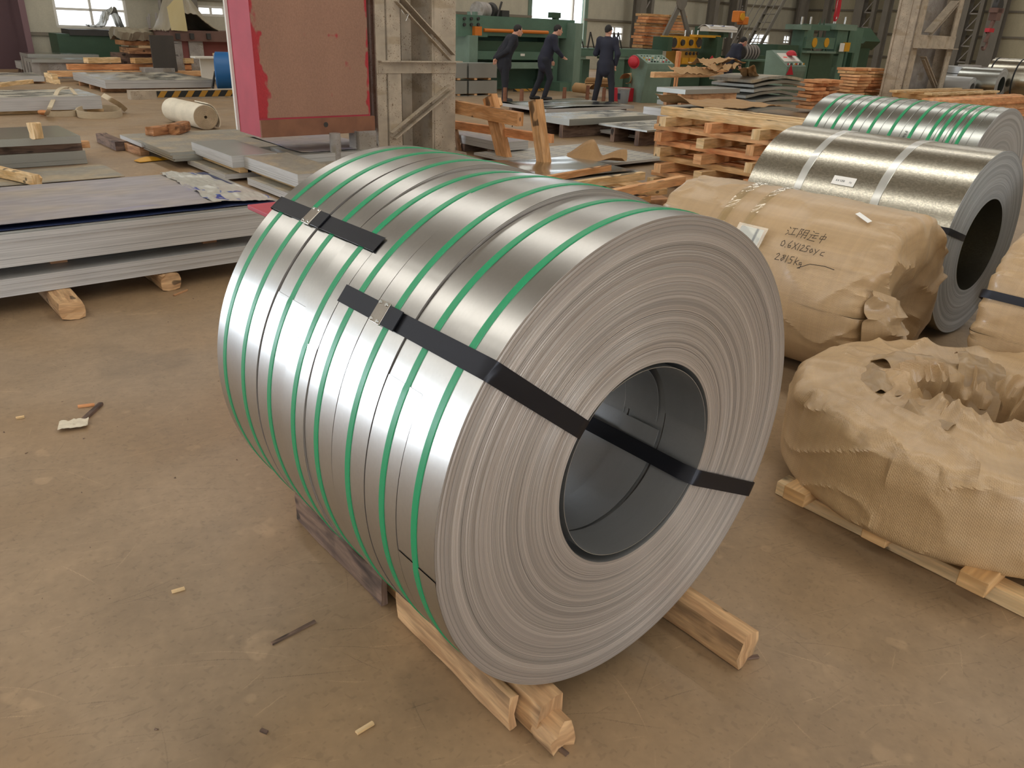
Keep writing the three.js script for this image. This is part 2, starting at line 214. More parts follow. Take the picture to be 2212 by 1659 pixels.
M.skin = std({ color: rgb(206, 156, 132), roughness: 0.6 }); M.hair = std({ color: rgb(34, 30, 28), roughness: 0.7 }); M.suit = std({ color: rgb(42, 44, 58), roughness: 0.85 }); M.suitB = std({ color: rgb(36, 38, 46), roughness: 0.85 }); M.shoe = std({ color: rgb(30, 28, 28), roughness: 0.5 }); M.scarf = std({ color: rgb(178, 50, 78), roughness: 0.8 });
M.purple = std({ color: rgb(128, 100, 104), roughness: 0.8 }); M.darkPlate = std({ map: wallMap(70, 64, 58, 103), roughness: 0.7 });
M.tarp = phy({ map: wallMap(152, 142, 122, 113), roughness: 0.4, side: THREE.DoubleSide });
M.glow = std({ color: rgb(255, 250, 238), emissive: new THREE.Color().setRGB(1.0, 0.97, 0.9), emissiveIntensity: 2.2, roughness: 0.6 });
M.glass = phy({ color: rgb(252, 252, 252), transmission: 1, thickness: 0, roughness: 0.02, ior: 1.45 });
// ---------------------------------------------------------------- the hall
const font = await new FontLoader().loadAsync('fonts/droid/droid_sans_regular.typeface.json');
{ // floor: concrete slab, stained in large patches
  const t0 = TD - 0.4, t1 = TB + 0.4, s0 = SC - 0.4, s1 = SA + 0.4, nt = 300, ns = 180, P = [], U = [], C = [], I = [];
  for (let j = 0; j <= ns; j++) for (let i = 0; i <= nt; i++) {
    const t = t0 + (t1 - t0) * i / nt, s = s0 + (s1 - s0) * j / ns; P.push(t, 0, -s); U.push((t * 0.96 + s * 0.28) / FLOOR_M, (s * 0.96 - t * 0.28) / FLOOR_M);
    const k = 0.97 + 0.08 * f3(t * 0.33, s * 0.33, 4) + 0.05 * f3(t * 1.1, s * 1.1, 14), w = f3(t * 0.21, s * 0.21, 24); C.push(k, k * (1 + 0.02 * w), k * (1 + 0.06 * w));
  }
  for (let j = 0; j < ns; j++) for (let i = 0; i < nt; i++) { const a = j * (nt + 1) + i, b = a + 1, c = a + nt + 1, d = c + 1; I.push(a, b, d, a, d, c); }
  const g = new THREE.BufferGeometry(); g.setAttribute('position', new THREE.Float32BufferAttribute(P, 3)); g.setAttribute('uv', new THREE.Float32BufferAttribute(U, 2)); g.setAttribute('color', new THREE.Float32BufferAttribute(C, 3)); g.setIndex(I); g.computeVertexNormals();
  const f = struct('floor', g, M.floor, 'worn brown concrete floor of the steel hall', 'floor'); f.rotation.y = TURN;
  const slab = part('floor_slab', bb(t0, t1, -0.3, -0.012, -s1, -s0), M.floor, f); slab.geometry.setAttribute('color', new THREE.Float32BufferAttribute(new Float32Array(slab.geometry.attributes.position.count * 3).fill(1), 3));
}
// roof with openings for the skylights
{
  const roof = sgroup('ceiling', 'sheet metal roof of the hall with translucent strips', 'roof', V(0, ROOF, 0));
  const l = [], lo = -14, hi = 26; let t = TD - 0.3;
  for (const c of [...SKYLIGHTS, TB + 0.3 + 0.65]) { l.push(bb(t, c - 0.65, 0, 0.12, -(SA + 0.3), -(SC - 0.3))); t = c + 0.65; }
  part('roof_sheet', merge(l), M.roof, roof);
  part('roof_edge', merge(SKYLIGHTS.flatMap((c) => [bb(c - 0.65, c + 0.65, 0, 0.12, -(SA + 0.3), -hi), bb(c - 0.65, c + 0.65, 0, 0.12, -lo, -(SC - 0.3))])), M.roof, roof);
  for (const c of SKYLIGHTS) part('skylight_panel', bb(c - 0.65, c + 0.65, 0.02, 0.06, -hi, -lo), M.glow, roof);
}
// walls: corrugated panels, each one a piece; windows cut out between them
const wallA = sgroup('wall_back', 'grey ribbed sheet metal wall with windows behind the machines', 'wall', W(0, SA, 0));
const wallB = sgroup('wall_side', 'beige ribbed sheet metal wall with dark horizontal rails', 'wall', W(TB, 0, 0));
function ribbed(w, h, y0) { const pts = [], n = Math.max(1, Math.round(w / 0.25)), p = w / n; for (let i = 0; i < n; i++) { const x = -w / 2 + i * p; pts.push([x, 0], [x + p * 0.62, 0], [x + p * 0.72, -0.028], [x + p * 0.9, -0.028]); } pts.push([w / 2, 0]); const sh = new THREE.Shape(); pts.forEach(([x, z], i) => (i ? sh.lineTo(x, z) : sh.moveTo(x, z))); sh.lineTo(w / 2, 0.05); sh.lineTo(-w / 2, 0.05); return new THREE.ExtrudeGeometry(sh, { depth: h, bevelEnabled: false }).rotateX(-Math.PI / 2).translate(0, y0, 0).scale(1, 1, -1); }
const flipFix = (g) => { const p = g.index ? g.toNonIndexed() : g, a = p.attributes.position; for (let i = 0; i < a.count; i += 3) { const x = [a.getX(i + 1), a.getY(i + 1), a.getZ(i + 1)]; a.setXYZ(i + 1, a.getX(i + 2), a.getY(i + 2), a.getZ(i + 2)); a.setXYZ(i + 2, ...x); } p.computeVertexNormals(); return uvm(p, 0.5); };
const winA = [];                                                     // openings: t0, t1, y0, y1
const winRect = (x0, y0, x1, y1) => { const a = sts(x0, y0, SA), b = sts(x1, y1, SA); winA.push([a.t, b.t, Math.min(a.y, b.y), Math.max(a.y, b.y)]); };
winRect(122, 59, 268, -4); winRect(425, 34, 484, 14); winRect(1306, 89, 1346, 57); winRect(1514, 88, 1532, 69); winRect(1612, 102, 1662, 73); winRect(1689, 95, 1706, 76);
{ const a = sts(1145, 50, SA), b = sts(1262, 0, SA); winA.push([a.t, b.t, 0, 6.2]); }
winA.push([DOOR_OPEN.t0, DOOR_OPEN.t1, 0, DOOR_OPEN.h]);
function panels(wall, u0, u1, holes, mat, along) {
  const cuts = [...new Set([u0, u1, ...holes.flatMap((h) => [h[0], h[1]])])].sort((a, b) => a - b);
  for (let k = 0; k + 1 < cuts.length; k++) {
    const n = Math.max(1, Math.round((cuts[k + 1] - cuts[k]) / 1.0)), w = (cuts[k + 1] - cuts[k]) / n, hole = holes.find((h) => h[0] <= cuts[k] + 1e-6 && h[1] >= cuts[k + 1] - 1e-6);
    const bands = hole ? [[0, hole[2]], [hole[3], ROOF]].filter(([a, b]) => b - a > 0.02) : [[0, ROOF]];
    for (const [y0, y1] of bands) { const g = flipFix(ribbed(w, y1 - y0, y0)); for (let i = 0; i < n; i++) { const m = part('panel', g, mat, wall); const x = cuts[k] + w * (i + 0.5); if (along === 'E') m.position.x = x; else { m.rotation.y = -Math.PI / 2; m.position.z = -x; } } }
  }
}
panels(wallA, -2, TB, winA.filter((h) => h[0] > -2), M.wall, 'E');
{ const h = DOOR_OPEN; part('wall_sheet', merge([bb(TD, h.t0, 0, ROOF, -0.05, 0), bb(h.t1, -2, 0, ROOF, -0.05, 0), bb(h.t0, h.t1, h.h, ROOF, -0.05, 0)]), M.wall, wallA); }
panels(wallB, -3, SA, [], M.wallB, 'A');
part('wall_sheet', bb(0, 0.05, 0, ROOF, 3, -SC), M.wallB, wallB);
for (const y of [0.95, 2.1, 3.25, 4.4, 6, 7.6]) {
  const cuts = winA.filter((h) => h[2] < y && h[3] > y).sort((a, b) => a[0] - b[0]); let t = TD; const l = [];
  for (const h of cuts) { l.push(bb(t, h[0], y - 0.045, y + 0.045, 0.03, 0.12)); t = h[1]; } l.push(bb(t, TB - 0.05, y - 0.045, y + 0.045, 0.03, 0.12));
  part('purlin', merge(l), M.purlin, wallA);
  part('purlin', bb(-0.12, -0.03, y - 0.045, y + 0.045, -SA + 0.05, 3), M.purlin, wallB);
}
// outer walls behind the camera close the hall
{ const g = sgroup('wall_front', 'plain sheet metal wall closing the hall', 'wall', W(0, SC, 0)); const h = FRONT_OPEN; part('wall_sheet', merge([bb(TD, h.t0, 0, ROOF, 0, 0.1), bb(h.t1, TB, 0, ROOF, 0, 0.1), bb(h.t0, h.t1, h.h, ROOF, 0, 0.1)]), M.wall, g); const d = sgroup('door_3', 'open gate in the wall behind the coils', 'door', W(0, SC, 0)); part('door_frame', merge([bb(h.t0 - 0.25, h.t0, 0, h.h, -0.1, 0.15), bb(h.t1, h.t1 + 0.25, 0, h.h, -0.1, 0.15), bb(h.t0 - 0.25, h.t1 + 0.25, h.h, h.h + 0.3, -0.1, 0.15)]), M.column, d); }
{ const g = sgroup('wall_far', 'plain sheet metal side wall of the hall', 'wall', W(TD, 0, 0)); part('wall_sheet', bb(-0.1, 0, 0, ROOF, -SA, -SC), M.wall, g); }
// windows: frames, mullions and panes
winA.slice(0, 6).forEach(([t0, t1, y0, y1], i) => {
  const g = sgroup('window_' + (i + 1), 'bright steel framed window in the ribbed wall', 'window', W(0, SA, 0)), w = 0.035;
  part('window_frame', merge([bb(t0, t1, y0, y0 + 2 * w, -0.06, 0.05), bb(t0, t1, y1 - 2 * w, y1, -0.06, 0.05), bb(t0, t0 + 2 * w, y0, y1, -0.06, 0.05), bb(t1 - 2 * w, t1, y0, y1, -0.06, 0.05)]), M.white, g);
  const tm = (t0 + t1) / 2, ym = i === 1 ? null : y0 + (y1 - y0) * (i === 0 ? 0.58 : i > 2 ? 0.36 : 0.5);
  part('mullion', merge([bb(tm - w, tm + w, y0, y1, -0.04, 0.03), ...(ym ? [bb(t0, t1, ym - w, ym + w, -0.04, 0.03)] : [])]), M.white, g);
  const ys = ym ? [[y0, ym], [ym, y1]] : [[y0, y1]];
  for (const [a, b] of [[t0, tm], [tm, t1]]) for (const [c, d] of ys) part('pane', bb(a + w, b - w, c + w, d - w, -0.004, 0.004), M.glass, g);
});
{ const [t0, t1, , h] = winA[6], g = sgroup('door_1', 'tall open doorway full of daylight behind the green press', 'door', W(0, SA, 0)); part('door_frame', merge([bb(t0 - 0.2, t0, 0, h, -0.1, 0.1), bb(t1, t1 + 0.2, 0, h, -0.1, 0.1), bb(t0 - 0.2, t1 + 0.2, h, h + 0.25, -0.1, 0.1)]), M.machinePale, g); const q = t1 - 0.75; part('door_leaf_edge', bb(q, q + 0.1, 0, h, -0.05, 0.06), M.white, g); }
{ const h = DOOR_OPEN, g = sgroup('door_2', 'wide open gate to the yard', 'door', W(0, SA, 0)); part('door_frame', merge([bb(h.t0 - 0.25, h.t0, 0, h.h, -0.1, 0.1), bb(h.t1, h.t1 + 0.25, 0, h.h, -0.1, 0.1), bb(h.t0 - 0.25, h.t1 + 0.25, h.h, h.h + 0.3, -0.1, 0.1)]), M.column, g); }
// yard outside, so that light and view through the openings meet a ground
{ const g = struct('ground', uvm(new THREE.PlaneGeometry(120, 50).rotateX(-Math.PI / 2)), std({ color: rgb(196, 190, 178), roughness: 0.9 }), 'pale concrete yard outside the hall', 'ground'); g.position.copy(W(8, SA + 26, -0.02)); g.rotation.y = TURN; }
// wall columns: laced posts along both walls
function wallColumn(t, s, w, d, lace, along, kind) {
  const g = thing('wall_post', kind, 'post', W(t, s, 0), TURN + (along === 'A' ? -Math.PI / 2 : 0), 'steel posts standing along the hall walls');
  part('post_body', merge([bb(-w / 2, w / 2, 0, ROOF - 0.02, 0, 0.02), bb(-w / 2, w / 2, 0, ROOF - 0.02, d - 0.02, d), bb(-0.02, 0.02, 0, ROOF - 0.02, 0.02, d - 0.02)]), M.column, g);
  if (lace) { const x0 = w / 2 + 0.55; part('lacing_post', bb(x0 - 0.09, x0 + 0.09, 0, ROOF - 0.02, d * 0.2, d * 0.8), M.column, g); const n = 12, st = (ROOF - 0.3) / n; for (let i = 0; i < n; i++) { part('lacing_bar', bar(V(w / 2, 0.15 + st * i, d * 0.5), V(x0, 0.15 + st * (i + 1), d * 0.5), 0.05, 0.05), M.steelGrey, g); part('lacing_bar', bb(w / 2, x0, 0.12 + st * i, 0.18 + st * i, d * 0.45, d * 0.55), M.steelGrey, g); } }
}
for (const [x, w] of [[350, 0.34], [1350, 0.4], [1508, 0.34], [1555, 0.4], [1703, 0.3]]) wallColumn(sts(x, 40, SA).t, SA - 0.62, w, 0.5, x === 1350 || x === 1555 || x === 350, 'E', 'brown laced steel post against the grey wall');
for (const [x, w] of [[1735, 0.5], [1790, 0.3], [1860, 0.5], [1918, 0.3], [2080, 0.7], [2158, 0.7]]) wallColumn(TB - 0.62, tts(x, 40, TB - 0.62).s, w, 0.5, x === 1860 || x === 2080, 'A', 'brown steel post against the beige wall');
for (const [n, x, y] of [['7', 1869, 67], ['6', 1924, 70], ['3', 2108, 70], ['2', 2181, 71]]) { const p = onT(x, y, TB - 0.05); const m = part('painted_number', new TextGeometry(n, { font, size: 0.42, depth: 0.004, curveSegments: 3 }), M.iron, wallB); m.position.set(-0.045, ts(p).y - 0.2, -ts(p).s); m.rotation.y = -Math.PI / 2; }
function ridged(Ro, Ri, z, n, seed, amp = 0.0016) { const q = rng(seed), pr = []; let s = 0; for (let k = 0; k <= n; k++) { s = s * 0.93 + (q() - 0.5) * amp; const r = Ro - (Ro - Ri) * k / n; pr.push([r, z + s + (q() - 0.5) * amp * 0.6]); } return pr; }
// ---------------------------------------------------------------- the strapped slit coil in front
const COIL = thing('slit_steel_coil', 'large galvanised slit coil of eight strips with green straps on timber beams', 'steel coil', V(0.3044, 0, -1.5738));
{
  const CY = 0.66, RO = 0.58, RI = 0.254, bounds = [0, -0.134, -0.257, -0.4, -0.531, -0.648, -0.8, -0.94, -1.068];
  const rad = Math.PI / 180, dr = [0, -0.0012, 0.0008, -0.0006, 0.0018, -0.0014, 0.0008, -0.001], gap = [0.001, 0.0006, 0.0022, 0.0018, 0.0016, 0.0012, 0.0042, 0.0008], ends = [-6, 28, 118, 75, 24, 31, 140, 160];
  const q = rng(31), body = new THREE.Group(); body.name = 'coil_body';
  const holder = COIL, at = (m) => { m.position.y = CY; return m; };
  for (let i = 0; i < 8; i++) {
    const z1 = bounds[i] - (i ? gap[i] / 2 : 0), z0 = bounds[i + 1] + gap[Math.min(7, i + 1)] / 2, Ro = RO + dr[i], Ri = RI + 0.004 * (q() - 0.5), te = ends[i] * rad, st = 0.0016;
    const spiral = (r, th) => (r > RO - 0.05 ? r + st * ((((th - te) / (2 * Math.PI)) % 1 + 1) % 1 - 0.5) : r) + (r > 0.4 ? [0.003, 0, 0.011, 0.010, 0, 0.014, 0.011, 0.009][i] * sm(0.38, 0.58, r) * Math.max(0, Math.cos(th - 1.85)) ** 4 + 0.0007 * Math.sin(th * 3 + i * 2) : 0.002 * Math.sin(th * 2 + i * 1.7));
    const th0 = te, seg = 320, e = 0.0006;
    const strip = part('strip_coil', revolve([[Ro, z0 + e], [Ro, z1 - e]], seg, spiral, 0.3, th0, th0 + 2 * Math.PI - 1e-4), M.strip, holder); at(strip);
    if (i === 0) {                                                   // the wound edges of the strip: every wrap a small step
      const pr = [[Ro, z1 - e]], n = 236, dr2 = (Ro - e - Ri) / n; let slow = 0, vel = 0;
      for (let k = 0; k < n; k++) { vel = vel * 0.86 + (q() - 0.5) * 0.00016; slow = slow * 0.985 + vel; const jump = q() < 0.07 ? (q() - 0.5) * 0.0018 : 0, z = z1 + slow + (q() - 0.5) * 0.0005 + jump, r = Ro - e - k * dr2, tl = (q() - 0.5) * 0.0004; pr.push([r, z - tl - 0.0003], [r - dr2 * 0.12, z - tl], [r - dr2 * 0.88, z + tl]); }
      pr.push([Ri, z1 - 0.001]);
      const wob = (r, th, z, k) => spiral(r, th) + 0.0006 * Math.sin(th * 2 + r * 30);
      at(part('wound_edge', revolve(pr, 300, wob, 0.25), M.stripEdge, strip)).position.y = 0;
    } else { at(part('wound_edge', revolve([[Ro, z1 - e], ...ridged(Ro - 0.0015, Ro - 0.06, z1 - 0.0012, 28, 60 + i, 0.0007), [Ri, z1 - 0.002]], 200, spiral), M.stripEdge, strip)).position.y = 0; }
    part('back_edge', revolve([[Ri, z0 + 0.001], [Ro - 0.02, z0], [Ro, z0 + e]], 160, spiral), M.stripEdge, strip);
    part('inner_wrap', revolve([[Ri, z1 - 0.001], [Ri, z0 + 0.001]], 160, (r, th) => r + 0.002 * Math.sin(th * 2 + i * 1.7)), M.bore, strip);
    const zs = [-0.07, -0.188, -0.328, -0.474, -0.585, -0.728, -0.885, -1.012][i], w = 0.0095, h = 0.0011;
    part('green_strap', revolve([[Ro + 0.0003, zs - w], [Ro + h, zs - w + 0.001], [Ro + h, zs + w - 0.001], [Ro + 0.0003, zs + w]], 240, (r, th) => spiral(r, th) + 0.0008 + (r > Ro + 0.0005 ? 0 : -0.002), 0.5), M.green, strip).userData.label = 'green plastic strap around the strip';
  }
  // loose innermost wraps that stand off the bore
  const loose = (z0, z1, r, a0, a1, off, name = 'loose_inner_wrap') => { const m = part(name, sheetGeo((u, v) => { const th = a0 + (a1 - a0) * u, k = r + off(u); return V(-Math.cos(th) * k, CY + Math.sin(th) * k, z0 + (z1 - z0) * v); }, 70, 3, 0.0012), M.innerSheet, holder); return m; };
  loose(-0.125, -0.004, 0.252, -150 * rad, 60 * rad, (u) => -0.017 * Math.sin(Math.PI * u) ** 0.7);
  loose(-0.131, -0.003, 0.25, 62 * rad, 178 * rad, (u) => -0.009 * Math.sin(Math.PI * u));
  loose(-0.262, -0.138, 0.25, -170 * rad, -20 * rad, (u) => -0.006 - 0.006 * u);
  loose(-0.42, -0.27, 0.252, 120 * rad, 190 * rad, (u) => -0.004 - 0.03 * (1 - u) ** 2, 'inner_end_flap');
  loose(-0.30, -0.155, 0.252, 138 * rad, 186 * rad, (u) => -0.003 - 0.022 * (1 - u) ** 3, 'inner_end_flap');
  loose(-0.66, -0.52, 0.25, 100 * rad, 200 * rad, (u) => -0.004 - 0.02 * (1 - u) ** 2, 'inner_end_flap');
  // steel bands
  const dir = (deg) => V(-Math.cos(deg * rad), Math.sin(deg * rad), 0), across = (deg) => V(Math.sin(deg * rad), Math.cos(deg * rad), 0);
  const path = (deg, l) => l.map(([r, z]) => { const p = dir(deg).multiplyScalar(r); return V(p.x, p.y + CY, z); });
  const lin = (a, b, n) => Array.from({ length: n }, (_, i) => [mix(a[0], b[0], i / n), mix(a[1], b[1], i / n)]);
  const bandA = [...lin([RO + 0.0035, -0.534], [RO + 0.004, -0.004], 26), [RO + 0.0032, 0.001], [RO, 0.0045], [RO - 0.008, 0.0062], ...lin([RO - 0.02, 0.0066], [RI + 0.01, 0.0066], 20), [RI + 0.003, 0.006], [RI - 0.003, 0.001], [RI - 0.005, -0.01], [RI - 0.005, -0.06]];
  const A1 = part('steel_band', ribbon(path(38, bandA), across(38), 0.043, 0.0013), M.band, holder); A1.userData.label = 'black steel band over the rim and face of the coil';
  const bandC = [[RO - 0.01, -1.074], [RO - 0.002, -1.0735], [RO + 0.004, -1.071], ...lin([RO + 0.0062, -1.066], [RO + 0.0062, -0.524], 26), [RO + 0.0062, -0.524]];
  const C1 = part('steel_band', ribbon(path(51.5, bandC), across(51.5), 0.043, 0.0013), M.band, holder); C1.userData.label = 'short black steel band over the rear strips';
  const bandB = [[RO - 0.008, 0.0062], ...lin([RO - 0.02, 0.0066], [RI + 0.01, 0.0066], 20), [RI + 0.003, 0.006], [RI - 0.003, 0.001], [RI - 0.008, -0.012], ...lin([RI - 0.017, -0.03], [RI - 0.03, -0.53], 26), [RI - 0.03, -0.532]];
  const B0 = [...lin([RO + 0.004, -0.53], [RO + 0.004, -0.004], 20), [RO + 0.0032, 0.001], [RO, 0.0045]];
  const B1 = part('steel_band', ribbon(path(-153.4, [...B0, ...bandB]), across(-153.4), 0.043, 0.0013), M.band, holder); B1.userData.label = 'black steel band running into the bore';
  for (const [bnd, deg, z, dz] of [[A1, 38, -0.362, 0.02], [C1, 51.5, -0.853, 0.018]]) {
    const r = RO + 0.0095, c = dir(deg).multiplyScalar(r), g = rb(0.052, 0.006, 0.042, 0.002), p = across(deg), n = dir(deg);
    g.applyMatrix4(new THREE.Matrix4().makeBasis(p, n, V().crossVectors(p, n)).setPosition(c.x, c.y + CY, z)); part('buckle', g, M.buckle, bnd);
    const lip = bx(0.046, 0.003, 0.05).applyMatrix4(new THREE.Matrix4().makeBasis(p, n, V().crossVectors(p, n)).setPosition(c.x, c.y + CY + 0.0, z + 0.045)); part('band_overlap', lip, M.band, bnd);
    for (const [a, b] of [[-0.02, -0.012], [-0.02, 0.012], [0.02, -0.012], [0.02, 0.012]]) { const d = cyl(0.004, 0.005, 0.004, 8).applyMatrix4(new THREE.Matrix4().makeBasis(p, n, V().crossVectors(p, n)).setPosition(c.x + p.x * a + n.x * 0.004, c.y + CY + p.y * a + n.y * 0.004, z + b)); part('crimp', d, M.chrome, bnd); }
  }
  // pen strokes on the top of the front strips
  const pen = canvasTex(512, 256, (c, w, h) => { c.clearRect(0, 0, w, h); c.strokeStyle = 'rgba(40,40,46,0.9)'; c.lineWidth = 6; c.lineCap = 'round'; for (const l of [[[40, 60], [50, 130], [70, 190]], [[120, 150], [135, 90], [165, 80], [170, 110], [140, 160], [190, 168]], [[260, 70], [230, 84], [226, 120], [262, 122], [256, 158], [222, 172]], [[330, 90], [380, 84], [400, 120]]]) { c.beginPath(); l.forEach(([x, y], i) => (i ? c.lineTo(x, y) : c.moveTo(x, y))); c.stroke(); } });
  const penMat = std({ map: pen, transparent: true, roughness: 0.6 });
  for (const [th, z, w, a] of [[103, -0.1, 0.11, 16], [98, -0.32, 0.09, 12]]) { const g = new THREE.PlaneGeometry(1, 1, 24, 1), p = g.attributes.position; for (let k = 0; k < p.count; k++) { const an = (th + p.getX(k) * a) * rad, r = RO + 0.0045; const y = p.getY(k); p.setXYZ(k, -Math.cos(an) * r, Math.sin(an) * r + CY, z + y * w); } g.computeVertexNormals(); part('pen_mark', g, penMat, holder); }
}
// timber beams under the coil
function beamGeo(L, h, w, seed, rough = 0.006, n = 28) {                // along x, worn and uneven
  const g = new THREE.BoxGeometry(L, h, w, n, 3, 3), p = g.attributes.position;
  for (let i = 0; i < p.count; i++) { const x = p.getX(i), y = p.getY(i), z = p.getZ(i), e = Math.abs(x) > L / 2 - 0.001 ? 1.8 : 1, cr = (Math.abs(y) > h * 0.45 && Math.abs(z) > w * 0.45) ? 0.9 : 1; p.setXYZ(i, x + (e > 1 ? rough * 2.2 * n2(y * 40 + seed, z * 40, 5) : 0), y * (cr + 0.02 * n2(x * 9, z * 20, seed)) + rough * 0.6 * f3(x * 5 + seed, z * 30, 2), z * (cr + 0.02 * n2(x * 11, y * 20, seed)) + rough * 0.8 * f3(x * 6 + seed * 3, y * 30, 6)); }
  return uvm(toCreasedNormals(g, 0.7), 1.6, seed * 0.31, seed * 0.17);
}
const alongZ = (g) => g.rotateY(Math.PI / 2);
{
  const c = ts(V(0.3044, 0, -1.5738)), hl = (dx, z, y = 0) => W(c.t + dx, c.s - z, y);
  const b0 = thing('timber_beam', 'long split timber beam with ragged end under the strapped coil', 'beam', hl(-0.262, -0.53));
  part('beam_body', alongZ(beamGeo(1.12, 0.12, 0.082, 3, 0.004)).translate(0, 0.0605, 0.0), M.beam, b0);
  part('broken_end', alongZ(beamGeo(0.07, 0.07, 0.074, 9, 0.012, 8)).translate(-0.002, 0.036, 0.57), M.beam, b0);
  solo('timber_plank', 'grey dusty plank standing on edge against the coil beam, rear piece', 'plank', alongZ(beamGeo(0.56, 0.105, 0.024, 5, 0.008)).translate(0, 0.054, 0), M.dark, hl(-0.335, -0.895));
  solo('timber_plank', 'stained plank standing on edge against the coil beam, front piece', 'plank', alongZ(beamGeo(0.51, 0.112, 0.026, 7, 0.006)).translate(0, 0.058, 0), M.beam, hl(-0.324, -0.295));
  const l = 1.5; solo('timber_beam', 'dusty timber beam end sticking out beside the coil face', 'beam', alongZ(beamGeo(l, 0.1, 0.085, 13, 0.005)).translate(0, 0.051, -l / 2), M.beam, hl(0.325, 0.19));
}
// ---------------------------------------------------------------- coils to the right
function plainCoil(name, label, t, sFront, len, Ro, Ri, mat, seed, y0 = 0.012) {   // a bare coil lying along A, its face towards the camera's right
  const g = thing(name, label, 'steel coil', W(t, sFront, y0));
  const m = part('coil_shell', revolve([[Ro, -len + 0.002], [Ro, -0.002]], 128, (r, th, z) => r + 0.0012 * Math.sin(th * 2 + seed) + 0.0003 * n2(th * 2, z * 3, seed)), mat, g); m.position.y = Ro;
  const f = part('wound_edge', revolve([[Ro, -0.002], ...ridged(Ro - 0.002, Ri, 0, 70, seed)], 128), M.coilFace, g); f.position.y = Ro;
  const b = part('back_edge', revolve([[Ri, -len], [Ro, -len + 0.002]], 96), M.coilFace, g); b.position.y = Ro;
  const i = part('bore', revolve([[Ri, 0.002], [Ri, -len]], 96), mat, g); i.position.y = Ro;
  g.userData.r = undefined; delete g.userData.r;
  return { g, Ro, len };
}
function ringBand(c, z, w, mat, name, h = 0.0015, wob = 0, label) { const m = part(name, revolve([[c.Ro + 0.0006, z - w / 2], [c.Ro + 0.0016 + h, z - w / 2 + 0.002], [c.Ro + 0.0016 + h, z + w / 2 - 0.002], [c.Ro + 0.0006, z + w / 2]], 128, (r, th, zz) => r + (wob ? wob * Math.max(0, n2(th * 9, zz * 30, 3)) : 0)), mat, c.g); m.position.y = c.Ro; if (label) m.userData.label = label; return m; }
// bare galvanised coil with two silver tapes and a label
{
  const c = plainCoil('galvanised_coil', 'bare spangled galvanised coil with two silver tape bands and a white label', 4.93, 1.62, 1.28, 0.527, 0.265, M.spangled, 5);
  ringBand(c, -0.93, 0.05, M.tape, 'silver_tape', 0.001, 0.004); ringBand(c, -0.44, 0.05, M.tape, 'silver_tape', 0.001, 0.002);
  const lab = canvasTex(256, 80, (x, w, h) => { x.fillStyle = '#f2efe8'; x.fillRect(0, 0, w, h); x.fillStyle = '#333'; x.font = 'bold 26px sans-serif'; x.fillText('0.6 1250', 40, 50); x.font = '20px sans-serif'; x.fillText('2kg', 190, 50); });
  const d = 34 * Math.PI / 180, r = c.Ro + 0.004; const n = V(-Math.cos(d), Math.sin(d), 0), al = V(0, 0, 1), pl = part('paper_label', new RoundedBoxGeometry(0.14, 0.055, 0.0012, 1, 0.0004), std({ map: lab, roughness: 0.8 }), c.g); pl.userData.label = 'white paper label with small print';
  pl.quaternion.setFromRotationMatrix(new THREE.Matrix4().makeBasis(al, V().crossVectors(n, al), n)); pl.position.set(n.x * r, c.Ro + n.y * r, -0.665); { const p = pl.geometry.attributes.position, nn = pl.geometry.attributes.normal, uv = pl.geometry.attributes.uv; for (let k = 0; k < p.count; k++) uv.setXY(k, p.getX(k) / 0.14 + 0.5, p.getY(k) / 0.055 + 0.5); }
  const dir = (deg) => V(-Math.cos(deg * Math.PI / 180), Math.sin(deg * Math.PI / 180), 0), acr = (deg) => V(Math.sin(deg * Math.PI / 180), Math.cos(deg * Math.PI / 180), 0);
  const deg = 16, pts = [[0.529, -0.6], [0.5305, -0.3], [0.5305, -0.004], [0.527, 0.004], [0.51, 0.006], [0.4, 0.006], [0.285, 0.006], [0.272, 0.004], [0.266, -0.01], [0.266, -0.3]].map(([a, z]) => dir(deg).multiplyScalar(a).add(V(0, c.Ro, z))); part('steel_band', ribbon(pts, acr(deg), 0.034, 0.0012), M.band, c.g);
}
// coil with green straps behind it
{
  const c = plainCoil('strapped_coil', 'galvanised coil of narrow strips with many green straps behind the taped coil', 6.85, 2.3, 1.42, 0.58, 0.26, M.coilGrey, 9);
  const zs = [-1.29, -1.14, -0.99, -0.83, -0.66, -0.5, -0.36, -0.29, -0.215, -0.145]; for (const z of zs) ringBand(c, z, 0.026, M.greenFar, 'green_strap', 0.001);
  for (const z of [-1.22, -1.07, -0.91, -0.75, -0.58, -0.42, -0.325, -0.25, -0.18, -0.08]) { const m = part('strip_seam', revolve([[c.Ro + 0.0002, z - 0.004], [c.Ro + 0.0035, z - 0.002], [c.Ro + 0.0035, z + 0.002], [c.Ro + 0.0002, z + 0.004]], 96), M.coilGrey, c.g); m.position.y = c.Ro; }
  const tm = canvasTex(512, 64, (x, w, h) => { x.clearRect(0, 0, w, h); x.fillStyle = '#3a3a3a'; x.font = 'italic 40px sans-serif'; x.fillText('ISM 1250Y0.8', 20, 46); });
  const g = new THREE.PlaneGeometry(1, 1, 20, 1), p = g.attributes.position; for (let k = 0; k < p.count; k++) { const an = (40 + p.getX(k) * 36) * Math.PI / 180, r = c.Ro + 0.002; const y = p.getY(k); p.setXYZ(k, -Math.cos(an) * r, Math.sin(an) * r + c.Ro, -0.54 - y * 0.045); } g.computeVertexNormals(); part('stamped_print', g, std({ map: tm, transparent: true, roughness: 0.5, side: THREE.DoubleSide }), c.g);
}
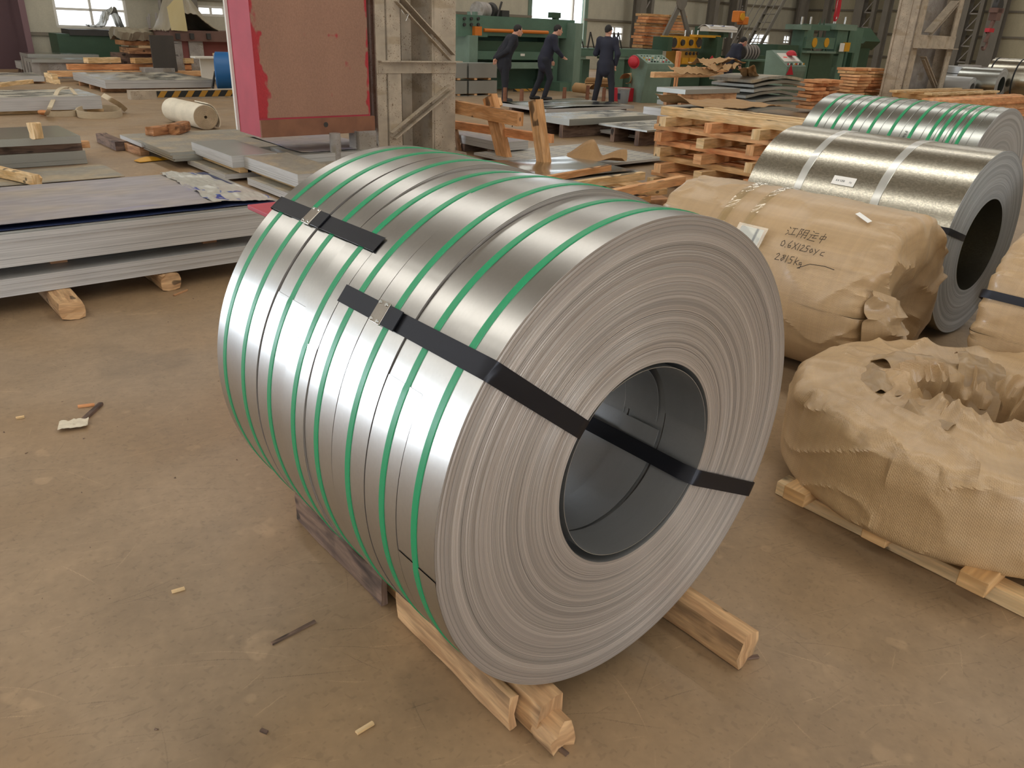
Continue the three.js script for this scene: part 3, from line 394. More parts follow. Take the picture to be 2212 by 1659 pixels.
// coils wrapped in brown woven film
function wrapCoil(Ro, Ri, len, seed, wr = 1) {
  const prof = [], push = (r, z) => prof.push([r, z]);
  push(Ri * 0.75, -len + 0.1); push(Ri, -len + 0.02); push(Ri + 0.06, -len - 0.012); for (let k = 0; k <= 8; k++) push(mix(Ri + 0.08, Ro - 0.07, k / 8), -len - 0.016); for (let k = 0; k <= 6; k++) { const a = k / 6 * Math.PI / 2; push(Ro - 0.06 + 0.06 * Math.sin(a), -len + 0.04 - 0.055 * Math.cos(a)); }
  for (let k = 1; k < 56; k++) push(Ro, -len + 0.04 + (len - 0.08) * k / 56);
  for (let k = 0; k <= 6; k++) { const a = k / 6 * Math.PI / 2; push(Ro - 0.06 + 0.06 * Math.cos(a), -0.04 + 0.055 * Math.sin(a)); } for (let k = 1; k <= 10; k++) push(mix(Ro - 0.065, 0.03, k / 10), 0.016); push(0.004, 0.016);
  const fold = (th, z, r) => { const e = sm(0.20, 0, Math.min(-z, z + len)) , ax = f3(th * 2.4 + seed, z * 1.6, seed) * 0.006, gath = Math.abs(n2(th * 9, z * 5, seed + 2)) * 0.020 * e, cr = (1 - Math.abs(n2(th * 1.6 + z * 3, z * 2.2 - th * 0.9, seed + 5))) ** 9 * 0.010; return wr * (ax - gath + cr); };
  const g = revolve(prof, 220, (r, th, z, k) => r + fold(th, z, r) * (r > Ro - 0.08 ? 1 : 0.5), 0);
  const p = g.attributes.position; for (let i = 0; i < p.count; i++) { const x = p.getX(i), y = p.getY(i), z = p.getZ(i), th = Math.atan2(y, -x), r = Math.hypot(x, y); if (z > -0.06) p.setZ(i, z + wr * (0.028 * (1 - Math.abs(n2(x * 7 + y * 3, y * 7, seed + 8))) ** 3 + 0.008 * f3(x * 14, y * 14, seed) - 0.01 - 0.05 * sm(0.24, 0.06, r))); if (z < -len + 0.06) p.setZ(i, z - wr * 0.02 * Math.abs(n2(th * 7, r * 9, seed + 9))); }
  return toCreasedNormals(mergeVertices(g, 1e-5), 0.55);
}
const film = (w, h, seed, f) => sheetGeo((u, v) => f(u, v, 0.004 * f3(u * 9, v * 26, seed)), 10, 26, 0.0004, w, h);
{
  const R1 = 0.425, g = thing('wrapped_coil', 'coil wrapped in brown woven film with handwriting, beside the strapped coil', 'wrapped coil', W(3.78, 1.5, 0.01));
  const m = part('brown_wrap', wrapCoil(R1, 0.2, 1.28, 4), M.kraft, g); m.position.y = R1;
  const cyp = (deg, r, z) => V(-Math.cos(deg * Math.PI / 180) * r, R1 + Math.sin(deg * Math.PI / 180) * r, z);
  // clear tape around, with glints
  for (const [z0, w] of [[-0.87, 0.05], [-0.72, 0.04]]) part('clear_tape', sheetGeo((u, v) => cyp(-20 + 175 * v, R1 + 0.009 + 0.006 * Math.abs(f3(v * 60, u * 5 + z0 * 7, 3)), z0 + w * (u - 0.5)), 5, 120, 0.0004), M.clear, g);
  // the rolled, gathered end of the film
  part('gathered_end', sheetGeo((u, v) => { const a = (-60 + 80 * v) * Math.PI / 180, r = R1 * (0.985 - 0.6 * u), k = 0.02 * f3(u * 4, v * 6, 7) + 0.03 * (1 - Math.abs(n2(u * 2.2, v * 7, 9))) ** 2; return V(-Math.cos(a) * r, R1 + Math.sin(a) * r, 0.012 + 0.13 * Math.sin(u * 3.0) * Math.sin(v * 3.0) ** 0.8 + k); }, 30, 50, 0.002), M.kraft, g);
  // handwriting
  const S = [ // strokes in a 1000 x 560 field: four characters, a size, a weight
    [[30, 70], [48, 84]], [[20, 112], [40, 124]], [[24, 168], [52, 138]], [[70, 76], [128, 70]], [[98, 74], [96, 150]], [[58, 156], [136, 148]],
    [[170, 60], [168, 170]], [[170, 64], [204, 62], [186, 92], [206, 118], [178, 132]], [[226, 66], [222, 168]], [[226, 66], [272, 60], [270, 162], [256, 156]], [[228, 98], [268, 94]], [[228, 128], [268, 124]],
    [[318, 56], [334, 66]], [[306, 108], [330, 102], [318, 150], [300, 168], [392, 172]], [[350, 76], [392, 70]], [[340, 104], [402, 98]], [[368, 104], [348, 138], [396, 132]],
    [[438, 96], [436, 130], [494, 124], [496, 90], [438, 96]], [[468, 56], [462, 176]],
    [[56, 236], [34, 256], [38, 300], [64, 304], [78, 270], [56, 236]], [[96, 306], [100, 310]], [[152, 222], [124, 270], [134, 304], [158, 300], [156, 276], [130, 282]], [[186, 234], [232, 306]], [[236, 230], [184, 310]], [[262, 236], [256, 308]], [[288, 250], [306, 236], [316, 252], [284, 306], [328, 304]], [[378, 234], [348, 238], [344, 264], [372, 268], [366, 300], [338, 306]], [[416, 256], [398, 278], [412, 302], [436, 286], [416, 256]], [[452, 254], [474, 284]], [[500, 250], [462, 316]], [[570, 262], [540, 270], [534, 300], [574, 304]],
    [[40, 406], [64, 388], [78, 404], [40, 462], [92, 458]], [[150, 394], [122, 400], [150, 430], [124, 462], [112, 444], [158, 400]], [[186, 388], [178, 466]], [[262, 388], [226, 392], [222, 422], [252, 426], [246, 460], [214, 466]], [[296, 386], [286, 468]], [[328, 410], [294, 436], [330, 462]], [[370, 426], [346, 432], [350, 456], [376, 440], [372, 486], [344, 492], [470, 420], [640, 404], [760, 414]],
  ];
  const tx = canvasTex(1000, 560, (c, w, h) => { c.clearRect(0, 0, w, h); c.strokeStyle = '#3a2c1c'; c.lineWidth = 8; c.lineCap = c.lineJoin = 'round'; for (const l of S) { c.beginPath(); l.forEach(([x, y], i) => (i ? c.lineTo(x, y) : c.moveTo(x, y))); c.stroke(); } });
  const d = new THREE.PlaneGeometry(1, 1, 14, 40), p = d.attributes.position; for (let k = 0; k < p.count; k++) { const z = -0.285 + p.getX(k) * 0.42, deg = 33 + p.getY(k) * 32, th = deg * Math.PI / 180; const q = cyp(deg, R1 + 0.021, z); p.setXYZ(k, q.x, q.y, q.z); }
  d.computeVertexNormals(); part('handwriting', d, std({ map: tx, transparent: true, roughness: 0.7, side: THREE.DoubleSide }), g).userData.label = 'dark pen handwriting with a size and a weight';
  { const n = cyp(66, 1, 0).sub(V(0, R1, 0)).setZ(0).normalize(), tg = part('white_tag', bx(0.1, 0.022, 0.002), M.paper, g); tg.position.copy(cyp(66, R1 + 0.014, -0.2)); tg.quaternion.setFromRotationMatrix(new THREE.Matrix4().makeBasis(V(0, 0, 1), V().crossVectors(n, V(0, 0, 1)), n)); tg.rotateZ(-0.5); }
  // clear pocket with a printed slip
  const slip = part('label_pocket', rb(0.17, 0.11, 0.004, 0.001), M.clear, g), inner = part('printed_slip', rb(0.13, 0.085, 0.002, 0.0005), std({ roughness: 0.8, map: canvasTex(256, 160, (c, w, h) => { c.fillStyle = '#ecebe4'; c.fillRect(0, 0, w, h); c.fillStyle = '#444'; for (let i = 0; i < 6; i++) c.fillRect(20 + (i % 2) * 40, 22 + i * 22, 90 + (i * 37) % 70, 5); c.strokeStyle = '#555'; c.lineWidth = 3; c.strokeRect(8, 8, w - 16, h - 16); }) }), g);
  for (const [o, off] of [[slip, 0.03], [inner, 0.027]]) { const q = cyp(33, R1 + off, -0.66), n = cyp(33, 1, 0).sub(V(0, R1, 0)); n.z = 0; n.normalize(); o.position.copy(q); o.quaternion.setFromRotationMatrix(new THREE.Matrix4().makeBasis(V(0, 0, 1), V().crossVectors(n, V(0, 0, 1)), n)); }
}
{
  const g = thing('wrapped_coil', 'brown wrapped coil with a black band across it, beyond the flat wrapped ring', 'wrapped coil', W(4.05, -0.06, 0.01));
  const m = part('brown_wrap', wrapCoil(0.44, 0.2, 1.18, 14, 0.9), M.kraft, g); m.position.y = 0.44;
  const deg = 22 * Math.PI / 180, sd = V(Math.sin(deg), Math.cos(deg), 0), bl = []; for (const [r, z] of [[0.3, -1.208], [0.42, -1.206], [0.446, -1.19], [0.455, -1.15], [0.455, -0.6], [0.455, -0.04], [0.43, 0.02]]) bl.push(V(-Math.cos(deg) * r, 0.44 + Math.sin(deg) * r, z));
  part('black_band', ribbon(bl, sd, 0.036, 0.0014), M.band, g).userData.label = 'black steel band';
}
{ const c = plainCoil('galvanised_coil', 'bare galvanised coil mostly hidden behind the black banded wrapped coil', 5.45, 0.1, 1.25, 0.5, 0.25, M.coilGrey, 15); void c; }
// the ring lying flat, wrapped, on a pallet
{
  const RO = 0.625, RI = 0.21, H0 = 0.085, H1 = 0.455, g = thing('wrapped_ring', 'flat ring of steel strip wrapped in crumpled brown woven film on a pallet', 'wrapped coil', W(2.94, 0.83, 0));
  const prof = []; const add = (r, y) => prof.push([r, y]);
  for (let k = 0; k <= 6; k++) add(mix(RI + 0.08, RO - 0.05, k / 6), H0 + 0.002); for (let k = 0; k <= 4; k++) { const a = k / 4 * Math.PI / 2; add(RO - 0.04 + 0.04 * Math.sin(a), H0 + 0.04 - 0.038 * Math.cos(a)); }
  for (let k = 1; k < 22; k++) add(RO, mix(H0 + 0.04, H1 - 0.07, k / 22)); for (let k = 0; k <= 8; k++) { const a = k / 8 * Math.PI / 2; add(RO - 0.07 + 0.07 * Math.cos(a), H1 - 0.07 + 0.07 * Math.sin(a)); }
  for (let k = 1; k <= 16; k++) add(mix(RO - 0.075, RI + 0.02, k / 16), H1); for (let k = 1; k <= 10; k++) add(RI - 0.02 * k / 10, mix(H1 - 0.01, H1 - 0.26, k / 10));
  const geo = revolve(prof, 260, (r) => r, 0).rotateX(-Math.PI / 2), p = geo.attributes.position;
  for (let i = 0; i < p.count; i++) {
    let x = p.getX(i), y = p.getY(i), z = p.getZ(i); const r = Math.hypot(x, z), th = Math.atan2(z, x), top = sm(H1 - 0.10, H1 - 0.01, y), side = sm(RO - 0.04, RO, r), c = Math.cos(th), s = Math.sin(th);
    const ridge = (1 - Math.abs(n2(th * 5.5 + r * 3, r * 5, 21))) ** 3, fold = (1 - Math.abs(n2(x * 6 + z * 2.5, z * 6.5, 23))) ** 3.2, small = f3(x * 16, z * 16, 25), inn = sm(RI + 0.2, RI, r);
    const dr = side * (0.010 * f3(th * 4, y * 5, 27) + 0.011 * (1 - Math.abs(n2(th * 2.4 + y * 7, y * 4 - th * 1.6, 29))) ** 7 - 0.02 * sm(H1 - 0.16, H1 - 0.02, y) * (1 - Math.abs(n2(th * 8, 3, 33))) ** 2) + inn * 0.05 * f3(th * 4, y * 9, 31);
    y += top * (0.03 * ridge * (0.2 + 1.6 * inn) + 0.022 * fold - 0.03 + 0.006 * small + 0.03 * f3(x * 3.4, z * 3.4, 35)) + side * (1 - top) * 0.004 * small;
    p.setXYZ(i, x + c * dr, Math.max(H0, y), z + s * dr);
  }
  part('brown_wrap', toCreasedNormals(mergeVertices(geo, 1e-5), 0.6), M.kraft, g);
  for (let k = 0; k < 4; k++) { const a0 = 3.2 + k * 0.9, w = 0.15 + 0.05 * (k % 3), q = rng(k + 50), tilt = q(); part('film_fold', sheetGeo((u, v) => { const r = mix(0.40, 0.17, v), th = a0 + (u - 0.5) * w * 2.2 / Math.max(0.3, r * 2) + 0.25 * v * (tilt - 0.5), h = 0.436 + 0.03 * Math.sin(3.14 * v) * (0.7 + 0.5 * tilt) - 0.16 * v * v + 0.022 * f3(u * 2 + k, v * 3, 41) + 0.02 * (1 - Math.abs(n2(u * 2.5, v * 3 + k, 43))) ** 2; return V(Math.cos(th) * r, h, Math.sin(th) * r); }, 16, 24, 0.0016), M.kraft, g); }
  { const pts = []; for (let i = 0; i <= 24; i++) { const k = i / 24, th = 2.23 - 0.55 * k, r = 0.643; pts.push(V(Math.cos(th) * r, 0.40 - 0.27 * k + 0.012 * Math.sin(k * 5), Math.sin(th) * r)); } part('loose_thread', tube(pts, 0.0011, 40, 5), M.paper, g).userData.label = 'pale loose thread hanging down the film'; }
  // pallet: two bearers, cross boards
  const pl = thing('timber_pallet', 'pale timber skid under the flat wrapped ring', 'pallet', W(2.94, 0.83, 0));
  for (const x of [-0.47, 0.47]) part('bearer', rb(0.08, 0.055, 1.5, 0.004, x, 0.0285, 0.33), M.pale, pl);
  for (const z of [-0.3, 0.0, 0.31]) part('cross_board', rb(1.2, 0.055, 0.085, 0.004, 0.0, 0.084, z), M.pale2, pl);
}
// ---------------------------------------------------------------- steel columns and the red box
const SCOL = 8.75;
{
  const P = (x, y) => sts(x, y, SCOL), c0 = P(813, 137).t, c1 = P(866, 137).t, c2 = P(936, 137).t, c3 = P(984, 137).t, g = thing('laced_column', 'dusty laced steel column beside the red box', 'column', W(c0, SCOL, 0)), X = (t) => t - c0, top = ROOF - 0.02, D = 0.5;
  part('chord', merge([bb(X(c0), X(c1), 0, top, -0.03, 0), bb(X(c0), X(c1), 0, top, -D, -D + 0.03), bb(X(c0) + 0.13, X(c0) + 0.16, 0, top, -D, 0)]), M.steelDust, g);
  part('chord', merge([bb(X(c2), X(c3), 0, top, -0.03, 0), bb(X(c2) - 0.17, X(c3), 0, top, -D, -D + 0.03), bb(X(c2) - 0.02, X(c2) + 0.02, 0, top, -D, 0)]), M.steelDust, g);
  part('web_plate', bb(X(c1) + 0.03, X(c2), 0, top, -D - 0.02, -D), M.steelGrey, g);
  part('base_plate', bb(X(c0) - 0.1, X(c3) + 0.12, 0, 0.04, -D - 0.1, 0.1), M.steelDust, g);
  const pt = (x, y, z) => { const q = P(x, y); return V(X(q.t), q.y, z); };
  const angle = (a, b, w = 0.16) => { const d = b.clone().sub(a).normalize(), u = V(-d.y, d.x, 0); part('lacing_angle', merge([bar(a, b, 0.012, w, V(0, 0, 1)).translate(0, 0, 0.012), bar(a.clone().addScaledVector(u, w / 2), b.clone().addScaledVector(u, w / 2), 0.07, 0.012, u).translate(0, 0, 0.045)]), M.steelDust, g); };
  const yb = P(815, 145).y, st = P(850, 12).y; void st;
  const s0 = pt(848, 298, 0), s1 = pt(972, 195, 0), dyl = s1.y - s0.y;
  angle(s0, s1); angle(pt(975, 118, 0), pt(858, -10, 0));
  let y = yb + 1.05; for (let k = 0; k < 4; k++) { angle(V(s0.x, y + 0.75, 0), V(s1.x, y + 0.75 + dyl, 0)); angle(V(s1.x, y + 1.7, 0), V(s0.x, y + 1.7 + dyl, 0)); y += 1.75; }
  for (let k = 0; k < 4; k++) { const yy = yb + k * 1.75; part('batten', merge([bb(X(c0) + 0.02, X(c3), yy - 0.07, yy + 0.06, 0.0, 0.012), bb(X(c0) + 0.02, X(c3) + 0.05, yy + 0.06, yy + 0.075, 0, 0.09)]), M.steelDust, g); }
  part('wire_tie', tube([pt(862, 20, 0.05), pt(868, 32, 0.06), pt(876, 30, 0.06), pt(872, 45, 0.05)], 0.006, 20, 5), M.chrome, g);
}
{ // the red cabinet hung on the column
  const n = sts(564, 297, SCOL - 0.02), rg = sts(801, 278, SCOL - 0.02), lf = ts(onPlane(519, 283, E, n.t)), y0 = (n.y + 0.0), D = Math.max(0.3, lf.s - n.s), w = rg.t - n.t, h = 2.6, b = 0.2;
  const g = thing('red_cabinet', 'tall red metal cabinet with a dusty brown face on the steel column', 'cabinet', W(n.t, SCOL - 0.02, 0));
  const face = new THREE.PlaneGeometry(w - 0.004, h - 0.004); part('dusty_face', face.translate(w / 2, y0 + b + h / 2, 0.003), M.redDusty, g).userData.label = 'dusty brown face with red patches';
  part('cabinet_body', bb(0, w, y0 + b * 0, y0 + b + h, -D, 0), M.red, g);
  part('bottom_rail', bb(0.0, w + 0.04, y0 + 0.0, y0 + b * 0.92, 0.0, 0.035), M.rust, g).userData.label = 'rusty brown steel rail';
  part('door_edge', bb(-0.03, 0.0, y0 + 0.02, y0 + b + h, -D - 0.035, -D + 0.005), M.white, g).userData.label = 'white edge of the open door';
  part('rail_hole', cyl(0.028, 0.028, 0.004, 16).rotateX(Math.PI / 2).translate(w * 0.56, y0 + 0.11, 0.0372), M.iron, g);
  part('support_pipe', cyl(0.065, 0.065, y0 + 0.02, 20, ts(onS(725, 320, SCOL - 0.14)).t - n.t, y0 / 2 + 0.01, 0.12), M.steelGrey, g).userData.label = 'grey round support pipe';
  const q = sts(770, 300, SCOL - 0.1).t - n.t, q1 = sts(812, 300, SCOL - 0.1).t - n.t; part('support_channel', merge([bb(q, q1, 0, y0 + 0.02, 0.07, 0.09), bb(q, q + 0.03, 0, y0 + 0.02, -0.1, 0.09)]), M.steelGrey, g).userData.label = 'grey steel channel support';
}
{ // second column, far to the right
  const near = far(1958, 150, 20.5), c = ts(near), s1 = c.s, t0 = c.t, w = sts(2047, 150, s1).t - t0, D = tts(1912, 150, t0).s - s1, g = thing('laced_column', 'pale laced steel column rising behind the green strapped coil', 'column', W(t0, s1, 0)), top = ROOF - 0.02, cw = 0.34;
  part('chord', merge([bb(0, cw, 0, top, -0.03, 0), bb(0, 0.03, 0, top, -D, 0), bb(0, cw, 0, top, -D, -D + 0.03)]), M.steelDust, g); part('chord', merge([bb(w - cw * 0.8, w, 0, top, -0.03, 0), bb(w - 0.03, w, 0, top, -D, 0)]), M.steelDust, g);
  part('web_plate', bb(cw * 0.5, w - 0.05, 0, top, -D * 0.8, -D * 0.8 + 0.02), M.steelGrey, g); part('stiffener', merge([bb(-0.02, 0, 0, top, -D * 0.42, -D * 0.38), bb(-0.03, 0.0, 0, top, -D, -D + 0.05)]), M.steelDust, g);
  const P = (x, y) => { const q = sts(x, y, s1); return V(q.t - t0, q.y, 0); };
  const angle = (a, b2, wd) => { const d = b2.clone().sub(a).normalize(), u = V(-d.y, d.x, 0); part('lacing_angle', merge([bar(a, b2, 0.014, wd, V(0, 0, 1)).translate(0, 0, 0.014), bar(a.clone().addScaledVector(u, -wd / 2), b2.clone().addScaledVector(u, -wd / 2), 0.08, 0.014, u).translate(0, 0, 0.05)]), M.steelDust, g); };
  angle(P(2003, 70), P(2062, 2), 0.2); angle(P(1993, 122), P(2017, 183), 0.16); const bt = P(1983, 104); part('batten', merge([bb(0.05, w + 0.06, bt.y, bt.y + 0.02, 0, 0.12), bb(0.05, w, bt.y, bt.y + 0.3, 0, 0.014)]), M.steelDust, g);
  for (let k = 1; k < 4; k++) { const y = bt.y + k * 1.7; if (y > top - 0.4) break; part('batten', bb(0.05, w, y, y + 0.25, 0, 0.014), M.steelDust, g); angle(V(0.2, y + 0.4, 0), V(w - 0.1, y + 1.2, 0), 0.16); }
}
{ // red stand half hidden behind the front coil
  const q = sts(603, 462, 2.75), g = thing('red_stand', 'red painted steel stand peeking out behind the strapped coil', 'stand', W(q.t, 2.75, 0));
  part('stand_top', rb(0.42, 0.018, 0.3, 0.004, 0.175, q.y - 0.009, -0.06), M.red, g); part('stand_body', rb(0.33, q.y - 0.02, 0.24, 0.006, 0.19, (q.y - 0.02) / 2, -0.06), M.red, g);
}
// turn a thing built along x so that it points from a to b
function rotFit(g, a, b) { const d = b.clone().sub(a); return g.rotateY(Math.atan2(-d.z, d.x)); }
// ---------------------------------------------------------------- stacks of steel sheet
// A stack is given by pixels: its near bottom corner on the level y0, the top of the same corner, and the far ends of its top edges.
function stack(name, label, o) {
  const nb = gts(o.bot[0], o.bot[1], o.y0), up = onPlane(o.bot[0], o.top, E.clone().add(A).normalize(), W(nb.t, nb.s).dot(E.clone().add(A).normalize())), y1 = up.y;
  const la = o.left ? (Array.isArray(o.left) ? Math.max(0.2, gts(o.left[0], o.left[1], y1).s - nb.s) : o.left) : 1, le = o.right ? (Array.isArray(o.right) ? Math.max(0.2, gts(o.right[0], o.right[1], y1).t - nb.t) : o.right) : 1;
  return stackAt(name, label, { t: nb.t, s: nb.s, y0: o.y0, y1, la, le, ...o });
}
function stackAt(name, label, o) {
  const h = o.y1 - o.y0, n = o.n || 2, q = rng(o.seed || 3), g = thing(name, label, 'sheet stack', W(o.t, o.s, 0), TURN + (o.turn || 0), o.group);
  let y = o.y0; const hs = Array.from({ length: n }, () => 0.5 + q()), tot = hs.reduce((a, b) => a + b);
  for (let k = 0; k < n; k++) {
    const hk = h * hs[k] / tot, dx = (q() - 0.5) * (o.jit ?? 0.012), dz = (q() - 0.5) * (o.jit ?? 0.012), b = bb(dx, o.le + dx, y, y + hk - 0.0015, -o.la + dz, dz);
    const m = part('sheet_bundle', b, o.edge || M.sheetEdge, g);
    if (k === n - 1 || (o.jit || 0) > 0.05) part('top_sheet', bb(dx, o.le + dx, y + hk - 0.0015, y + hk, -o.la + dz, dz), o.top2 || M.sheetTop, m);
    y += hk;
  }
  const lb = o.low ?? 0;
  if (o.y0 - lb > 0.02 && o.bearers !== 0) { const nb = o.bearers || 2; for (let k = 0; k < nb; k++) { if (o.along === 'A') { const x = o.le * (k + 0.5) / nb; part('bearer', rb(0.09, o.y0 - lb, o.la * 0.98, 0.005, x, (o.y0 + lb) / 2, -o.la / 2), o.bm || M.brown, g); } else { const z = -o.la * (k + 0.35) / nb; part('bearer', rb(o.le * 1.02, o.y0 - lb, 0.09, 0.005, o.le / 2, (o.y0 + lb) / 2, z), o.bm || M.brown, g); } } }
  g.userData.label = label; return Object.assign(o, { g, y1: o.y1 });
}
// the long stack on the left with a film covered top sheet
{
  const p0 = gts(0, 637, 0.105), p1 = gts(560, 566, 0.105), s = (p0.s + p1.s) / 2, t1 = ts(onS(606, 440, s)).t, t0 = p0.t - 1.6, yA = ts(onS(0, 604, s)).y, yB = ts(onS(0, 580, s)).y, yC = ts(onS(250, 476, s)).y, D = 1.28, le = t1 - t0;
  const g = thing('sheet_stack', 'long stack of thin steel sheets with a film covered top sheet', 'sheet stack', W(t0, s, 0));
  for (const [k, a, b] of [[0, 0.105, mix(0.105, yA, 0.36)], [1, mix(0.105, yA, 0.36), mix(0.105, yA, 0.7)], [2, mix(0.105, yA, 0.7), yA]]) part('sheet_bundle', bb(0.01 * k, le - 0.012 * k, a, b - 0.002, -D, 0.006 * (k - 1)), M.sheetEdge, g);
  for (const x of [0.8, 1.9, 2.8]) part('spacer', bb(x, x + 0.09, yA, yB, -D, -0.18), M.brown, g);
  part('sheet_bundle', bb(0, le, yB, mix(yB, yC, 0.72), -D, 0), M.sheetEdge, g); part('sheet_bundle', bb(0, le - 0.02, mix(yB, yC, 0.72) + 0.002, yC - 0.012, -D + 0.01, 0.012), M.sheetEdge, g); part('sheet_bundle', bb(0, le + 0.02, yC - 0.011, yC, -D, -0.012), M.sheetDull, g);
  part('film_layer', sheetGeo((u, v) => V(le * 0.99 * u, yC + 0.009 + 0.006 * f3(u * 14, v * 6, 3), -D * v + 0.006 * f3(u * 20, v * 2, 5) - 0.004), 60, 10, 0.002), M.blueUnder, g).userData.label = 'dark blue film under the top sheet';
  const te = ts(onS(482, 430, s)).t - t0; part('loose_top_sheet', sheetGeo((u, v) => V((te + 0.04 * v) * u, yC + 0.035 + 0.01 * f3(u * 3, v * 3, 7) - 0.012 * sm(0.7, 1, v), -0.015 - (D - 0.03) * v - 0.02 * u * (1 - v)), 30, 10, 0.003, 2, 1), M.filmTop, g).userData.label = 'brownish grey loose top sheet';
  part('plastic_film', sheetGeo((u, v) => { const x = mix(te - 0.05 + 0.05 * v, le - 0.02 - 0.12 * v * v, u); return V(x + 0.02 * f3(u * 4, v * 7, 15), yC + 0.014 + 0.02 * (1 - u) + 0.008 * Math.abs(f3(u * 7 + 3, v * 9, 9)) + 0.016 * (1 - Math.abs(n2(u * 1.5 + v * 2, v * 11, 11))) ** 3, -0.03 - (D * 0.95) * v + 0.03 * f3(v * 6, u * 2, 12)); }, 40, 60, 0.001, 1, 1), M.plastic, g).userData.label = 'crumpled clear film with blue print';
  // two timbers below
  for (const [x0, y0, x1, y1, w, lab] of [[107, 636, 160, 690, 0.13, 'split timber block poking out under the long sheet stack'], [333, 602, 372, 627, 0.12, 'squared timber end under the long sheet stack']]) { const a = gts(x0, y0), b = gts(x1, y1), L = 1.25; solo('support_timber', lab, 'timber', alongZ(beamGeo(L, 0.1, w, x0, 0.007)).translate(0, 0.052, -L / 2), M.beam, W(b.t, b.s, 0)); }
}

function stackS(name, label, o) {                                     // a stack whose front stands on the plane s; right edge, bottom and top from pixels
  if (o.s === undefined) o.s = gts(o.xr, o.yb + (o.gap ?? 4), 0).s;
  const b = sts(o.xr, o.yb, o.s), t = sts(o.xr, o.yt, o.s), t0 = o.t0 ?? sts(o.xl, o.yb, o.s).t;
  return stackAt(name, label, { ...o, t: t0, s: o.s, y0: b.y, y1: t.y, le: b.t - t0 });
}
const SS = 'low stacks of steel sheet on the hall floor';
const B1 = stackS('sheet_stack', 'low grey sheet stack lying on bare floor, another stack on top', { gap: 1, t0: -0.7, xr: 190, yb: 353, yt: 325, la: 1.1, n: 2, seed: 5, edge: M.sheetDull, bm: M.dark });
const B2 = stackS('sheet_stack', 'grey sheet stack with a wood block standing on its glossy top', { s: B1.s - 0.1, t0: -0.7, xr: 176, yb: 309, yt: 293, la: 1.02, n: 1, seed: 6, edge: M.sheetDull, top2: M.sheetBright, low: B1.y1, bm: M.dark });
{ const p = gts(80, 300, B2.y1); solo('wood_block', 'pale wood block standing on the glossy sheet stack', 'wood block', beamGeo(0.09, 0.17, 0.12, 3, 0.006, 4).translate(0, 0.085, 0), M.pale, W(p.t, p.s, B2.y1), TURN + 0.3); }
{ const p = gts(196, 320, B1.y1); solo('timber_bearer', 'orange timber end poking out between the two grey stacks', 'timber', rb(1.2, 0.075, 0.09, 0.006, -0.6, 0.04, -0.05), M.orange, W(p.t, p.s, B1.y1)); }
{ const p = gts(270, 381, 0.03), q = gts(218, 356, 0.03), D = q.s - p.s; solo('loose_sheet', 'dusty pale sheet lying flat on the floor before the grey stacks', 'sheet', sheetGeo((u, v) => V(-3.2 + 3.2 * u, 0.03 + 0.004 * f3(u * 4, v * 3, 3), -D * v), 20, 8, 0.006, 2, 1), M.sheetDusty, W(p.t, p.s, 0)); }
{ const a = gts(76, 394, 0.06), b = gts(-20, 372, 0.06); solo('timber_post', 'pale broken timber lying on the dusty loose sheet', 'timber', rotFit(beamGeo(1.1, 0.1, 0.09, 23, 0.009).translate(-0.5, 0.052, 0), W(b.t, b.s), W(a.t, a.s)), M.pale, W(a.t, a.s, 0.035), 0); }
const C1 = stackS('sheet_stack', 'dusty sheet stack with boards and a sling lying on it', { gap: 8, t0: -0.5, xr: 222, yb: 235, yt: 207, la: 1.5, n: 2, seed: 7, top2: M.sheetTop, low: 0, bearers: 3, bm: M.pale });
const yC1 = C1.y1;
{ const a = gts(0, 188, yC1), b = gts(68, 180, yC1); solo('loose_board', 'yellowish board lying across the dusty sheet stack', 'board', rotFit(rb(1.6, 0.07, 0.1, 0.006, -0.8, 0.036, 0), W(a.t, a.s), W(b.t, b.s)), M.pale, W(b.t, b.s, yC1), 0); }
{ const a = gts(106, 178, yC1), b = gts(138, 186, yC1); solo('timber_post', 'pale squared timbers bundled on the dusty sheet stack', 'timber', rotFit(merge([rb(0.6, 0.09, 0.1, 0.008, 0.3, 0.05, 0), rb(0.56, 0.09, 0.1, 0.008, 0.3, 0.14, 0.02)]), W(a.t, a.s), W(b.t, b.s)), M.pale, W(a.t, a.s, yC1), 0); }
const D1 = stack('sheet_stack', 'long sheet stack with mirror glints and bluish end before the red container', { bot: [229, 192], top: 174, y0: 0.09, left: [157, 156], right: [440, 168], n: 2, seed: 8, top2: M.sheetTop, bm: M.brown, bearers: 3 });
stackS('sheet_stack', 'pale sheet stack behind the board laden one', { gap: 5, t0: -0.2, xr: 97, yb: 176, yt: 164, la: 1.3, n: 1, seed: 10, top2: M.sheetTop, bearers: 2 });
for (const [x, y, tp, l, r, sd, lb] of [[48, 150, 134, 0.8, 0.45, 11, 'bluish ended sheet pile behind the pale stack'], [30, 132, 118, 0.8, 0.5, 12, 'grey sheet pile stacked behind the bluish one'], [78, 150, 136, 0.6, 0.4, 13, 'small bluish sheet pile by the orange timber']]) stack('sheet_stack', lb, { bot: [x, y], top: tp, y0: 0.1, left: l, right: r, n: 1, seed: sd, top2: M.sheetDull, bm: M.dark });
stackS('sheet_stack', 'wide glossy sheet stack mirroring the window', { s: 23.7, xl: 70, xr: 240, yb: 136, yt: 129, la: 1.0, n: 1, seed: 14, top2: M.sheetBright, bearers: 3, bm: M.steelGrey, edge: M.sheetDull });
stackS('sheet_stack', 'upper glossy sheet stack mirroring the window', { s: 24.9, xl: 60, xr: 214, yb: 125, yt: 118, la: 1.0, n: 1, seed: 15, top2: M.sheetBright, bearers: 3, bm: M.steelGrey, edge: M.sheetDull });
